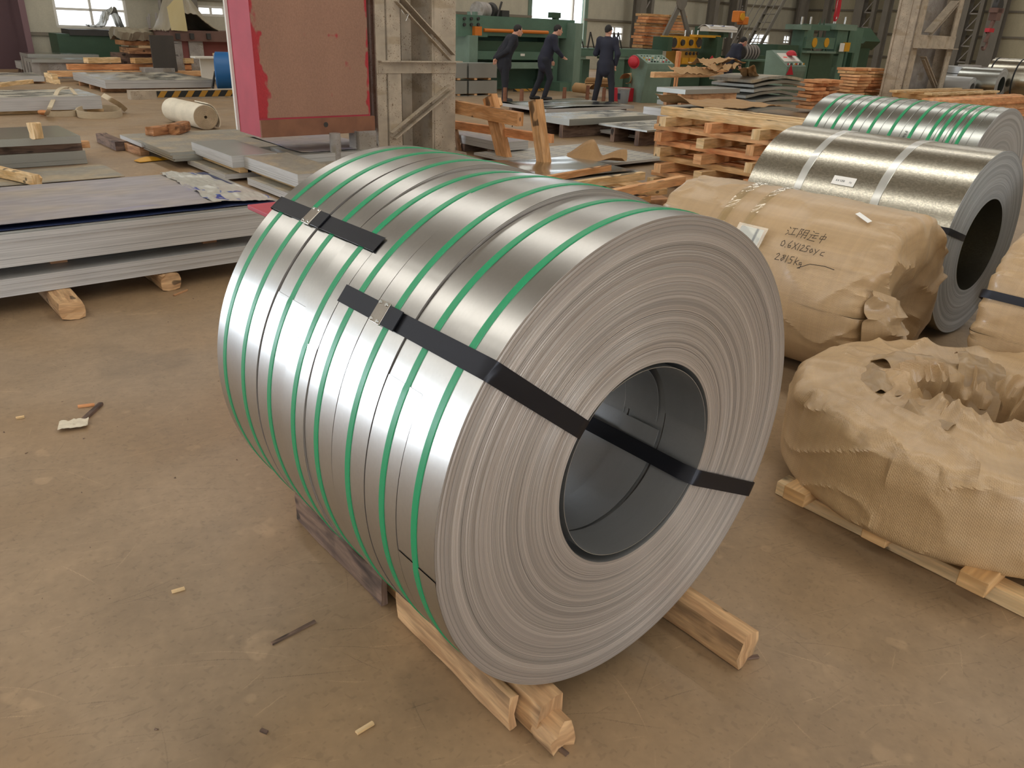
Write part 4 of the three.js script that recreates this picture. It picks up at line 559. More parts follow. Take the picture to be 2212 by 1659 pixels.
stackS('sheet_stack', 'grey sheet stack below the tarpaulin covered goods', { gap: 3, xl: 250, xr: 332, yb: 128, yt: 119, la: 0.9, n: 1, seed: 16, top2: M.sheetDull, bm: M.brown });
stackS('sheet_stack', 'grey sheet stack beneath the dark standing plate', { gap: 3, xl: 236, xr: 334, yb: 141, yt: 132, la: 0.8, n: 1, seed: 17, top2: M.sheetDull, bm: M.brown });
stackS('sheet_stack', 'grey sheet stack in front of the green machine at the window', { gap: 2, xl: 165, xr: 255, yb: 117, yt: 109, la: 0.8, n: 1, seed: 18, top2: M.sheetDull, bm: M.brown });
stackS('sheet_stack', 'pale banded sheet pack under the window', { gap: 2, xl: 165, xr: 250, yb: 108, yt: 94, la: 0.7, n: 2, seed: 19, top2: M.sheetDull, bm: M.brown });
// stacks between the long stack and the column
const TP = stack('sheet_stack', 'thin dusty sheet pack on black timbers', { bot: [306, 318], top: 309, y0: 0.12, left: [219, 292], right: 1.9, n: 1, seed: 20, top2: M.sheetDusty, bearers: 0 });
{ const a = gts(222, 307), b = gts(263, 326); solo('timber_bearer', 'dark stained timber under the thin dusty sheet pack', 'timber', rotFit(rb(0.9, 0.115, 0.13, 0.006, -0.45, 0.058, 0), W(a.t, a.s), W(b.t, b.s)), M.dark, W(b.t, b.s, 0), 0); }
{ const a = gts(284, 326), b = gts(314, 336); solo('timber_bearer', 'brown timber under the thin dusty sheet pack', 'timber', rotFit(rb(0.6, 0.1, 0.11, 0.006, -0.3, 0.05, 0), W(a.t, a.s), W(b.t, b.s)), M.brown, W(b.t, b.s, 0), 0); }
stack('sheet_stack', 'uneven dusty sheet stack beside the thin pack', { bot: [378, 350], top: 330, y0: 0.08, left: [306, 303], right: 1.3, n: 4, seed: 21, jit: 0.07, top2: M.sheetDusty, edge: M.sheetDull, bm: M.dark, along: 'A', bearers: 2 });
stack('sheet_stack', 'low sheet pack below the dark topped stack', { bot: [486, 388], top: 377, y0: 0.03, left: [395, 345], right: 1.6, n: 1, seed: 22, top2: M.sheetDusty, bearers: 2, along: 'A', bm: M.brown });
const K = stack('sheet_stack', 'dark topped sheet stack with a clean bluish end', { bot: [502, 363], top: 337, y0: 0.15, left: [397, 307], right: 0.5, n: 1, seed: 23, top2: M.sheetDull, low: 0.09, along: 'A', bm: M.pale });
stack('sheet_stack', 'lower dusty sheet pack beside the strapped coil', { bot: [640, 440], top: 424, y0: 0.02, left: [517, 385], right: 1.2, n: 1, seed: 24, top2: M.sheetDusty, along: 'A', bm: M.brown });
stack('sheet_stack', 'bright sheet stack with clean bluish end above the lower pack', { bot: [645, 406], top: 377, y0: 0.14, left: [519, 336], right: 0.5, n: 2, seed: 25, jit: 0.006, top2: M.sheetDusty, low: 0.09, along: 'A', bm: M.pale });
const L2 = stack('sheet_stack', 'sheet stack with a curling loose top sheet beneath the red cabinet', { bot: [644, 358], top: 336, y0: 0.06, left: [516, 302], right: 1.15, n: 2, seed: 26, jit: 0.006, top2: M.sheetDull, low: 0, along: 'A', bm: M.pale });
{ const o = L2; part('loose_top_sheet', sheetGeo((u, v) => V(0.12 + (o.le - 0.1) * u, o.y1 + 0.008 + 0.02 * sm(0.6, 0, u) * sm(0.2, 0.9, v) + 0.014 * Math.abs(f3(u * 5, v * 3, 3)), -0.12 - (o.la * 1.1) * v), 24, 12, 0.003, 1, 1), M.filmTop, o.g); }
stack('sheet_stack', 'bluish ended sheet stack half hidden by the strapped coil', { bot: [710, 412], top: 380, y0: 0.04, left: [655, 362], right: 1.0, n: 2, seed: 27, jit: 0.006, top2: M.sheetDull, along: 'A', bm: M.brown });
// to the right of the column
{ const a = gts(1141, 322, 0.1); stackS('sheet_stack', 'film covered sheet stack behind the broken timber crate', { s: a.s, t0: a.t - 0.5, xr: 1141, yb: 322, yt: 304, la: 1.2, n: 1, seed: 28, top2: M.filmTop, bm: M.dark }); }
const MG = stack('sheet_stack', 'glossy sheet stack with rippled mirror top beside the lumber', { bot: [1178, 412], top: 394, y0: 0.05, left: 1.2, right: [1352, 364], n: 1, seed: 30, top2: M.sheetDull, bm: M.dark });
{ const o = MG; part('rippled_sheet', sheetGeo((u, v) => V(o.le * u * 0.97, o.y1 + 0.018 + 0.016 * Math.sin(v * 9 + u * 3) * (1 - u * 0.6) + 0.03 * sm(0.75, 1, v) * sm(0.7, 0, u), -o.la * v), 30, 40, 0.002), M.sheetBright, o.g); }
stack('sheet_stack', 'pale sheet stack printed with dark lines behind the brown paper', { bot: [1190, 372], top: 366, y0: 0.05, left: 1.5, right: [1480, 345], n: 1, seed: 31, top2: std({ roughness: 0.5, metalness: 0.2, map: (() => { const t = canvasTex(512, 512, (c, w, h) => { c.fillStyle = '#b4b0a4'; c.fillRect(0, 0, w, h); c.fillStyle = '#3a4664'; for (let i = 0; i < 3; i++) for (let j = 0; j < 9; j++) { for (let k = 0; k < 9; k++) c.fillRect(30 + i * 170 + k * 11, 20 + j * 56, 7 + (k * 5) % 4, 11); } }); t.wrapS = t.wrapT = THREE.RepeatWrapping; return t; })() }), bearers: 0 });
stack('sheet_stack', 'sheet stack with a wide grey top in front of the men', { bot: [1230, 272], top: 258, y0: 0.2, left: [1040, 250], right: [1420, 247], n: 1, seed: 32, top2: M.sheetTop, edge: M.sheetDull, bm: M.dark });
stack('sheet_stack', 'thin sheet pack with a bright rim beside the pallets', { bot: [1398, 286], top: 282, y0: 0.22, left: [1262, 268], right: 2.0, n: 1, seed: 33, top2: M.sheetTop, edge: M.sheetDull, bm: M.dark });
stack('sheet_stack', 'low dark sheet pack below the bright rimmed one', { bot: [1395, 302], top: 296, y0: 0.06, left: 1.0, right: 0.7, n: 2, seed: 34, jit: 0.05, top2: M.sheetDull, bm: M.dark });
const MS = stack('sheet_stack', 'glinting sheet stack at the feet of the men', { bot: [1180, 243], top: 236, y0: 0.1, left: 1.6, right: [1345, 225], n: 1, seed: 35, top2: M.sheetDull, bm: M.dark });
{ const o = MS; part('rippled_sheet', sheetGeo((u, v) => V(o.le * u * 0.96, o.y1 + 0.012 + 0.022 * Math.sin(v * 10 + u * 4), -o.la * v), 24, 40, 0.002), M.sheetBright, o.g); }
for (const [k, [y0, y1]] of [[228, 205], [201, 174], [168, 137]].entries()) { const p = sts(1073, y0, 16.6), q = sts(1073, y1, 16.6), l = sts(940, y0, 16.6); for (const [i, [x0, x1]] of [[l.t, sts(1010, y0, 16.6).t - 0.02], [sts(1013, y0, 16.6).t, p.t]].entries()) { const g = thing('sheet_pack', ['lower', 'middle', 'upper'][k] + ' grey sheet pack ' + (i ? 'with a free end beside the walking man' : 'next to the column') , 'sheet pack', W(x0, 16.6, 0), TURN); part('sheet_bundle', bb(0, x1 - x0, p.y, q.y, -0.6, 0), M.sheetDull, g); for (let j = 0; j < 2; j++) part('skid', rb(0.09, 0.05, 0.58, 0.006, (x1 - x0) * (0.25 + 0.5 * j), p.y - 0.026, -0.3), M.orange, g); } }
stack('sheet_stack', 'bluish sided sheet stack behind the top pallet', { bot: [1512, 262], top: 245, y0: 0.55, left: [1428, 228], right: 1.2, n: 1, seed: 36, top2: M.sheetDusty, low: 0, bm: M.brown });
for (const [k, [yb, yt, xl]] of [[232, 222, 1392], [218, 209, 1402], [204, 194, 1412]].entries()) stack('sheet_stack', ['bottom', 'middle', 'top'][k] + ' grey sheet pack of the three tier pile by the red box', { bot: [1480, yb], top: yt, y0: 0.12 + 0.24 * k, left: [xl, yt - 6], right: 1.7, n: 1, seed: 37 + k, top2: M.sheetDull, edge: M.sheetDull, low: k ? 0.12 + 0.24 * k - 0.12 : 0, bm: M.brown });
{ const p = ts(far(1668, 196, 18)); for (let k = 0; k < 7; k++) solo('warped_sheet_pack', 'warped dark sheet pack in the sagging pile by the timber stacks', 'sheet stack', sheetGeo((u, v) => V(-0.8 + 2.0 * u, 0.07 * Math.sin(u * 3.1) + 0.02 * f3(u * 3 + k, v, k), -1.1 * v), 24, 6, 0.055), k === 6 ? M.sheetDusty : M.sheetDull, W(p.t + 0.12 * (k % 3), p.s + 0.1 * (k % 2), 0.14 + 0.105 * k), TURN, 'warped sheet packs in the sagging pile'); }
// ---------------------------------------------------------------- timber: pallets, lumber, the broken frame
{
  const q = rng(8), base = gts(1378, 398), LA = 2.15, LE = 1.1, PH = 0.165;
  for (let k = 0; k < 5; k++) {
    const g = thing('timber_pallet', 'new timber pallet in the stack before the taped coil, ' + ['bottom', 'second', 'middle', 'fourth', 'top'][k] + ' one', 'pallet', W(base.t + (q() - 0.5) * 0.14, base.s - LA + (q() - 0.5) * 0.1, k * PH), TURN + (q() - 0.5) * 0.05, 'new timber pallets in one stack');
    for (let i = 0; i < 4; i++) part('bearer', rb(LE, 0.1, 0.09 + 0.02 * q(), 0.004, LE / 2 + (q() - 0.5) * 0.1, 0.051, -LA * (0.08 + 0.28 * i) + (q() - 0.5) * 0.08), [M.orange, M.pale, M.orange2, M.pale][(i + k) % 4], g);
    for (let i = 0; i < 4; i++) part('board', rb(0.13, k === 4 && i === 0 ? 0.09 : 0.055, LA * (0.97 + 0.06 * q()), 0.004, 0.24 + i * 0.27 + (q() - 0.5) * 0.05, 0.1 + (k === 4 && i === 0 ? 0.046 : 0.029), -LA / 2), k === 4 ? M.pale : [M.orange, M.pale2, M.redwood][(i + k) % 3], g);
  }
}
function lumber(a, b, ha, hb, w, h, mat, label, group) { const p = G(a[0], a[1], ha), q = G(b[0], b[1], hb), m = solo('lumber', label, 'lumber', bar(p, q, w, h), mat, V(0, 0, 0), 0, group); m.geometry.translate(-p.x, -p.y, -p.z); m.position.copy(p); return m; }
lumber([1184, 386], [1317, 362], 0.2, 0.26, 0.055, 0.06, M.pink, 'pinkish timber bar leaning over the glossy sheet stack');
lumber([1190, 407], [1389, 379], 0.22, 0.26, 0.065, 0.075, M.pale, 'pale yellow timber bar lying over the lumber heap');
lumber([1262, 431], [1475, 388], 0.24, 0.3, 0.07, 0.075, M.orange, 'long orange timber bar ending at the brown wrapped coil');
lumber([1330, 443], [1400, 428], 0.16, 0.18, 0.07, 0.06, M.pink, 'short reddish timber bar beneath the long orange bar');
lumber([1245, 422], [1342, 408], 0.12, 0.14, 0.1, 0.05, M.pale2, 'flat pale board under the yellow timber bar');
lumber([1225, 415], [1290, 401], 0.1, 0.12, 0.08, 0.08, M.brown2, 'dark brown timber under the yellow timber bar');
lumber([1285, 376], [1316, 384], 0.1, 0.1, 0.16, 0.05, M.pale2, 'sawn white board end beside the glossy sheet stack');
lumber([1320, 392], [1420, 416], 0.08, 0.08, 0.3, 0.06, M.pale2, 'wide whitish board lying under the timber bars');
lumber([1300, 440], [1440, 432], 0.05, 0.05, 0.2, 0.06, M.brown, 'brown stained board at the bottom of the lumber heap');
lumber([1440, 386], [1500, 398], 0.05, 0.05, 0.12, 0.1, M.pale2, 'whitish timber block below the pallet stack');
lumber([978, 344], [1155, 389], 0.06, 0.06, 0.12, 0.12, M.weathered, 'weathered timber lying on the floor before the broken crate');
{ // broken timber frame
  const tp = gts(1092, 352).t, base = ts(G(1092, 352)), g = thing('broken_crate', 'broken timber crate of posts and rails beside the steel column', 'crate', W(tp, base.s, 0));
  const P = (x, y, z = 0) => { const q = tts(x, y, tp + z); return V(z, q.y, base.s - q.s); };
  const add = (n, a, b, w, h, m, up) => part(n, bar(a, b, w, h, up), m, g);
  const pa0 = P(1092, 352), pa1 = P(1056, 208); add('post', V(pa0.x, 0.0, pa0.z), V(pa1.x, pa1.y, pa1.z + 0.02), 0.2, 0.09, M.pink, V(1, 0, 0));
  add('post', P(1068, 226, 0.06), P(1079, 219, 0.06), 0.1, 0.08, M.orange, V(1, 0, 0));
  add('rail', P(972, 228, -0.08), P(1124, 258, -0.08), 0.1, 0.16, M.pink); add('rail', P(972, 268, 0.07), P(1190, 300, 0.07), 0.1, 0.1, M.redwood);
  
  const b = tts(1178, 400, tp - 0.2), c = tts(1157, 217, tp - 0.2); add('post', V(-0.2, Math.max(0.0, b.y - 0.1), base.s - b.s), V(-0.2, c.y, base.s - c.s), 0.13, 0.12, M.weathered, V(1, 0, 0));
  add('post', P(993, 330, 0.1), P(984, 278, 0.1), 0.05, 0.05, M.brown, V(1, 0, 0));
  part('wire_hook', tube([P(1092, 268), P(1104, 264, 0.02), P(1108, 268), P(1106, 274)], 0.006, 16, 5), M.iron, g);
}
{ // brown paper curled on the sheets
  const p = G(1215, 340, 0.12), q = G(1345, 350, 0.12), d = q.clone().sub(p), L = d.length(); d.normalize(); const side = V(d.z, 0, -d.x);
  const m = solo('kraft_paper', 'curled brown paper lying on the printed sheets', 'paper', sheetGeo((u, v) => { const r = Math.min(1, u * 1.5); return d.clone().multiplyScalar(L * (u + 0.06 * Math.sin(v * 3))).addScaledVector(side, 0.5 * (v - 0.5)).add(V(0, 0.02 + 0.2 * Math.max(0, Math.sin(u * 3.3)) ** 1.4 * sm(0.1, 0.6, v) * sm(0.62, 0.42, u) + 0.10 * sm(0.55, 0.95, u) * sm(0.5, 1, v) * r + 0.06 * sm(0.6, 0.9, u) * sm(0.4, 0, v), 0)); }, 40, 20, 0.004), M.kraftPaper, p, 0); void m;
  const h = far(1545, 168, 17.5), o = ts(h);
  for (const [k, dx, dz, w, l, lab] of [[0, -0.6, 0.1, 1.0, 0.6, 'folded brown cardboard sheet on top of the timber boards'], [1, 0.1, 0.25, 1.3, 0.55, 'long creased brown paper sheet on the paper heap'], [2, 0.4, -0.1, 1.1, 0.7, 'crumpled brown paper on the back of the heap'], [3, 0.9, 0.4, 1.0, 0.35, 'stiff brown paper strip sliding off the heap']]) solo('kraft_paper', lab, 'paper', sheetGeo((u, v) => V(w * (u - 0.5), 0.10 * Math.abs(f3(u * 3 + k * 5, v * 3, 51)) + 0.12 * (1 - Math.abs(n2(u * 2 + k, v * 2.2, 53))) ** 2 + (k === 3 ? -0.35 * u : 0.05 * k), -l * (v - 0.5)), 26, 16, 0.004), M.kraftPaper, W(o.t + dx, o.s + 0.2 - dz, 0.86 + 0.04 * k), TURN + 0.4 * (k % 2));
  const r = gts(1530, 236, 0.72); solo('kraft_paper', 'flat brown paper lying over the bluish sided sheet stack', 'paper', sheetGeo((u, v) => V(1.5 * u, 0.02 + 0.05 * Math.abs(f3(u * 5, v * 3, 55)) + 0.1 * sm(0.12, 0, u) * sm(0.3, 0.7, v), -1.1 * v), 40, 18, 0.004), M.kraftPaper, W(r.t + 0.1, r.s - 0.1, 0.7));
  const f = gts(1282, 205, 0.2); for (let k = 0; k < 3; k++) solo('kraft_paper', ['rolled', 'torn', 'bunched'][k] + ' brown paper scrap beside the paint bucket', 'paper', sheetGeo((u, v) => { const a = u * 5; return V(0.16 * Math.cos(a) * (1 - 0.4 * u) + 0.5 * (k === 1 ? u : 0), 0.18 + 0.16 * Math.sin(a) * (1 - 0.4 * u), -0.7 * v + 0.1 * f3(u * 3, v * 3, k)); }, 24, 8, 0.004), M.kraftPaper, W(f.t + 1.2 + 0.45 * k, f.s + 1.2 - 0.3 * k, 0.02 + 0.16 * k), TURN + k);
}
// stacks of boards far back: each board a thing of its own
function boardPile(label, group, t, s, y0, rows, cols, len, w, h, mats, seed, spreadZ = 0.2) {
  const q = rng(seed), geos = [rb(len, h, w, 0.004), rb(len * 0.9, h * 0.9, w * 1.1, 0.004), rb(len * 1.1, h * 1.05, w * 0.9, 0.004)];
  for (let r = 0; r < rows; r++) for (let c = 0; c < cols; c++) solo('stacked_board', label, 'board', geos[(r + c * 2) % 3], mats[Math.floor(q() * mats.length)], W(t + c * (len * 1.12 + 0.06) + (q() - 0.5) * 0.1, s + (q() - 0.5) * spreadZ, y0 + r * (h * 1.18) + h / 2), TURN + (q() - 0.5) * 0.07, group);
}
{ const o = ts(far(1838, 200, 21)); boardPile('short orange board in the tall pile beside the far column', 'orange boards piled beside the far column', o.t, o.s, 0.1, 13, 2, 0.62, 0.5, 0.06, [M.orange, M.redwood, M.pale2, M.orange2], 61); const p = ts(far(1752, 200, 20)); boardPile('reddish board in the low pile behind the warped sheets', 'reddish boards piled behind the warped sheets', p.t, p.s, 0.1, 8, 2, 0.5, 0.5, 0.07, [M.redwood, M.brown, M.orange2], 62); }
{ const o = ts(far(1398, 112, 30)); boardPile('board in the high timber pile beyond the roller table', 'boards piled high beyond the roller table', o.t, o.s, 1.15, 11, 2, 1.0, 0.5, 0.085, [M.orange2, M.redwood, M.pale2], 63); const g = thing('timber_trestle', 'dark trestle under the high timber pile', 'trestle', W(o.t, o.s, 0)); for (const x of [0.1, 1.5]) part('leg', rb(0.12, 1.12, 0.4, 0.01, x, 0.565, 0), M.dark, g); }
{ const o = ts(far(1406, 190, 17.5)); for (const [k, l, dx, dz, lab] of [[0, 2.4, 0, 0, 'long orange beam on the three tier sheet pile'], [1, 1.8, 0.9, 0.12, 'orange beam lying behind the paper heap'], [2, 0.7, 0.3, 0.25, 'short pale timber on the three tier sheet pile']]) solo('timber_beam', lab, 'beam', rb(l, 0.1, 0.11, 0.005, l / 2, 0.05, 0), k === 2 ? M.pale : M.orange, W(o.t + dx, o.s + dz, 0.76 + 0.1 * (k % 2))); }
{ const a = ts(far(2030, 215, 15)); for (let k = 0; k < 9; k++) solo('timber_beam', 'long orange beam in the row behind the green strapped coil', 'beam', rb(4.4, 0.13, 0.16, 0.006, 2.2, 0.066, 0), k % 2 ? M.orange : M.redwood, W(a.t - 0.3 + 0.15 * (k % 3), a.s - 0.1 + 0.17 * (k % 3), 0.3 + 0.135 * Math.floor(k / 3)), TURN + 0.02 * (k % 2), 'long orange beams behind the green strapped coil');
  const b = ts(far(2040, 175, 19)); for (let k = 0; k < 3; k++) { const g = thing('timber_pallet', 'pale pallet in the low pile before the far coils', 'pallet', W(b.t - 0.4, b.s, 0.12 + 0.17 * k), TURN, 'pale pallets before the far coils'); for (let i = 0; i < 5; i++) part('bearer', rb(0.12, 0.1, 1.0, 0.004, 0.2 + i * 0.85, 0.05, -0.5), M.pale2, g); for (let i = 0; i < 3; i++) part('board', rb(3.9, 0.05, 0.18, 0.004, 1.9, 0.126, -0.1 - 0.4 * i), [M.pale, M.pale2][i % 2], g); } }
// ---------------------------------------------------------------- machines of the slitting line
const SL = 17.6;
function lineMachine(name, label, cat, px, s) { const t0 = sts(px, 120, s).t, g = thing(name, label, cat, W(t0, s, 0)); const L = (x, y) => { const q = sts(x, y, s); return V(q.t - t0, q.y, 0); };
  return { g, L, t0, slab: (n, x0, y0, x1, y1, z0, z1, mat, sub) => { const a = L(x0, y0), b = L(x1, y1); return part(n, bb(a.x, b.x, Math.max(0.0, Math.min(a.y, b.y)), Math.max(a.y, b.y), -z1, -z0), mat, sub || g); } }; }
{
  const m = lineMachine('shearing_press', 'big green shearing press with a yellow bar behind the men', 'press', 985, SL), { g, L, slab } = m;
  slab('upper_beam', 985, 75, 1242, 44, 0.0, 0.9, M.machine); slab('upper_plate', 985, 78, 1050, 38, -0.08, 0.0, M.machine); slab('side_frame', 1213, 260, 1241, 50, -0.35, 1.2, M.machinePale); slab('side_frame', 1000, 260, 1020, 76, -0.25, 1.0, M.machinePale); slab('inner_frame', 1196, 200, 1214, 64, 0.1, 0.8, M.machine);
  slab('upper_roll_cover', 1020, 112, 1195, 92, 0.15, 0.6, M.machineDark); slab('lower_beam', 1018, 128, 1195, 113, 0.0, 0.7, M.machine); slab('knife_beam', 1100, 148, 1192, 135, -0.05, 0.5, M.machinePale); slab('knife_beam', 1020, 148, 1100, 135, -0.05, 0.5, M.machinePale); slab('back_plate', 1018, 260, 1215, 78, 0.85, 0.9, M.machine); slab('foot', 1190, 260, 1218, 176, -0.3, 0.9, M.machine); slab('name_plate', 1124, 121, 1133, 116, -0.015, 0.0, M.white);
  { const a = L(1040, 65), b = L(1178, 70); part('yellow_bar', rod(a.setZ(0.1), b.setZ(0.1), 0.045, 12), M.orangePaint, g); } slab('yellow_guard', 1016, 76, 1031, 57, -0.2, -0.05, M.orangePaint);
  for (let k = 0; k < 3; k++) for (let j = 0; j < 2; j++) { const p = L(998 + 15 * k, 40 + 13 * j); part('bolt', cyl(0.04, 0.04, 0.06, 8).rotateX(Math.PI / 2).translate(p.x, p.y, 0.1), M.iron, g); }
  { const p = L(1048, 22), q = L(1066, 25); part('motor', cyl(0.2, 0.2, 0.55, 20).rotateZ(Math.PI / 2).rotateY(0.5).translate(p.x + 0.1, p.y, -0.3), M.steelGrey, g); part('motor_cap', cyl(0.21, 0.17, 0.12, 20).rotateZ(-Math.PI / 2).rotateY(0.5).translate(q.x + 0.22, p.y, -0.42), M.iron, g); slab('motor_stand', 1034, 40, 1046, 26, 0.15, 0.5, M.machinePale); }
  { const p = L(1203, 33); part('pendant_lamp', merge([bx(0.34, 0.14, 0.16, p.x, p.y, -0.1), bx(0.14, 0.3, 0.14, p.x + 0.05, p.y - 0.18, -0.1)]), M.machineDark, g); }
  { const p = L(1090, 40); part('control_arm', merge([rod(V(p.x - 0.1, p.y, -0.2), V(p.x + 0.05, p.y + 0.4, -0.2), 0.03), bx(0.25, 0.3, 0.2, p.x + 0.2, p.y + 0.05, -0.3)]), M.iron, g); }
  // striped barrier below
  const bq = L(1096, 196), br = L(1165, 189), wid = br.x - bq.x; part('barrier_board', bb(bq.x, br.x, bq.y, br.y, 0.25, 0.28), M.blackPaint, g); for (let k = 0; k < 5; k++) { const x = bq.x + wid * (0.06 + 0.2 * k), h = br.y - bq.y, sh = new THREE.Shape(); sh.moveTo(x, bq.y); sh.lineTo(x + 0.2, bq.y); sh.lineTo(x + 0.06, bq.y + h); sh.lineTo(x - 0.12, bq.y + h); part('yellow_stripe', new THREE.ExtrudeGeometry(sh, { depth: 0.004, bevelEnabled: false }).translate(0.06, 0, 0.281), M.yellowDull, g); }
  slab('pit_kerb', 1130, 222, 1330, 200, 0.45, 0.6, M.steelGrey);
}
for (const [k, x, y1, y0] of [[0, 1090, 190, 224], [1, 1126, 200, 228], [2, 1218, 203, 222], [3, 1268, 190, 216], [4, 1303, 200, 222]]) { const b = gts(x, y0, 0.0), h = Math.max(0.35, ts(onPlane(x, y1, E.clone().add(A).normalize(), W(b.t, b.s).dot(E.clone().add(A).normalize()))).y); solo('short_post', 'short brown steel post standing in the row before the press', 'post', cyl(0.045, 0.05, h, 10, 0, h / 2, 0), M.rust, W(b.t, b.s), TURN, 'short steel posts before the press'); void k; }
{
  const m = lineMachine('roller_table', 'green roller table running from the press to the yellow machine', 'roller table', 1244, SL), { g, slab, L } = m;
  slab('table_top', 1244, 121, 1432, 108, 0.0, 1.0, M.machine); slab('top_sheet', 1240, 108, 1300, 106, 0.0, 1.0, M.sheetBright);
  for (const [a, b] of [[1246, 1262], [1320, 1352], [1356, 1378], [1395, 1414]]) { slab('leg', a, 240, b, 121, 0.05, 0.4, M.machine); slab('leg_cap', a - 5, 128, b + 5, 121, 0.02, 0.5, M.machinePale); }
  slab('skirt_plate', 1322, 240, 1350, 134, 0.02, 0.05, M.machine); slab('side_box', 1246, 112, 1262, 88, 0.2, 0.5, M.redCont);
  for (const x of [1262, 1285, 1336, 1345]) { const p = L(x, 100); part('guide_rod', merge([rod(V(p.x, p.y - 0.1, -0.3), V(p.x + 0.08, p.y + 0.38, -0.3), 0.025), rod(V(p.x + 0.08, p.y + 0.38, -0.3), V(p.x + 0.3, p.y - 0.1, -0.3), 0.02)]), M.iron, g); }
  slab('under_box', 1256, 240, 1300, 130, 0.5, 0.9, M.machine);
}
{
  const m = lineMachine('levelling_machine', 'green and yellow levelling machine with a red diamond sign', 'machine', 1436, SL), { g, slab, L } = m;
  slab('yellow_beam', 1450, 103, 1517, 80, 0.0, 0.5, M.yellow); for (const x of [1454, 1474, 1492, 1508]) { const p = L(x, 92); part('dark_hole_disc', cyl(x === 1454 || x === 1508 ? 0.15 : 0.09, 0.1, 0.06, 14).rotateX(Math.PI / 2).translate(p.x, p.y, 0.02), M.iron, g); } for (const x of [1466, 1484, 1503]) slab('beam_rib', x, 103, x + 2, 81, -0.05, 0, M.yellow);  // dark iron discs on the yellow beam stand in for shaded bolt holes
  slab('end_plate', 1434, 110, 1446, 80, -0.15, 0.5, M.machineDark); slab('tall_frame', 1517, 260, 1546, 79, -0.2, 0.9, M.machineDark); slab('yellow_rail', 1500, 80, 1552, 77, -0.1, 0.2, M.yellow); slab('lower_box', 1472, 140, 1512, 112, 0.1, 0.7, M.yellowDull); slab('lower_box', 1476, 138, 1490, 125, 0.06, 0.1, M.yellow); slab('lower_box', 1492, 138, 1508, 125, 0.06, 0.1, M.yellow); slab('base', 1446, 260, 1520, 140, 0.1, 0.9, M.machineDark); slab('rear_frame', 1548, 260, 1562, 72, 0.2, 0.9, M.machineDark); slab('rear_box', 1562, 260, 1586, 122, 0.0, 0.9, M.machineDark); slab('head_box', 1540, 80, 1586, 60, 0.2, 0.8, M.machineDark);
  { const p = L(1526, 131), h = L(1526, 119).y - p.y; const s = new THREE.Shape(); s.moveTo(p.x, p.y - h); s.lineTo(p.x + 0.2, p.y); s.lineTo(p.x, p.y + h); s.lineTo(p.x - 0.2, p.y); part('diamond_sign', new THREE.ExtrudeGeometry(s, { depth: 0.01, bevelEnabled: false }).translate(0, 0, 0.205), M.redPlain, g).userData.label = 'red diamond sign'; }
  { const a = L(1538, 62), b = L(1601, 56); part('white_cover', sheetGeo((u, v) => V(mix(a.x, b.x, u), a.y + (0.0 + 0.12 * Math.sin(v * 3.14)) * 1.0, -0.1 - 0.5 * v), 10, 12, 0.01), std({ roughness: 0.5, side: THREE.DoubleSide, map: canvasTex(256, 64, (c, w, h) => { c.fillStyle = '#d8d8d6'; c.fillRect(0, 0, w, h); c.strokeStyle = '#26345c'; c.lineWidth = 6; for (const x of [50, 150]) { c.beginPath(); c.ellipse(x, 34, 26, 12, -0.3, 0, 6.3); c.stroke(); } }) }), g).userData.label = 'white cover with two dark oval marks'; slab('cover_body', 1540, 68, 1600, 60, 0.12, 0.55, M.white); }
  for (const x of [1493, 1507, 1520, 1567, 1581, 1595]) { const p = L(x, x < 1530 ? 77 : 72); part('spindle', cyl(0.03, 0.03, 0.32, 8, p.x, p.y, -0.25), M.chrome, g); }
  for (let k = 0; k < 4; k++) { const p = L(1487 + 8 * k, 116); part('roller_end', cyl(0.05, 0.05, 0.05, 10).rotateX(Math.PI / 2).translate(p.x, p.y, -0.08), M.iron, g); }
}
{
  const m = lineMachine('slitting_head', 'green machine block between the ladder and the console', 'machine', 1640, SL), { g, slab, L } = m; slab('block', 1655, 260, 1726, 98, 0.0, 1.2, M.machineDark); slab('bed', 1600, 260, 1660, 120, 0.1, 1.0, M.machineDark); slab('step_top', 1588, 131, 1650, 128, -0.4, 0.1, M.machine); slab('step_leg', 1590, 190, 1596, 131, -0.4, -0.3, M.machine);
  { const p = L(1610, 113); part('knife_shaft', cyl(0.22, 0.22, 0.9, 18).rotateZ(Math.PI / 2).translate(p.x, p.y, 0.1), M.iron, g); for (let k = 0; k < 5; k++) part('knife_disc', cyl(0.27, 0.27, 0.03, 18).rotateZ(Math.PI / 2).translate(p.x - 0.36 + k * 0.17, p.y, 0.1), M.steelGrey, g); } for (let k = 0; k < 4; k++) { const p = L(1604 + 6 * k, 107); part('pin', cyl(0.025, 0.025, 0.42, 6, p.x, p.y, -0.2), M.chrome, g); }
}
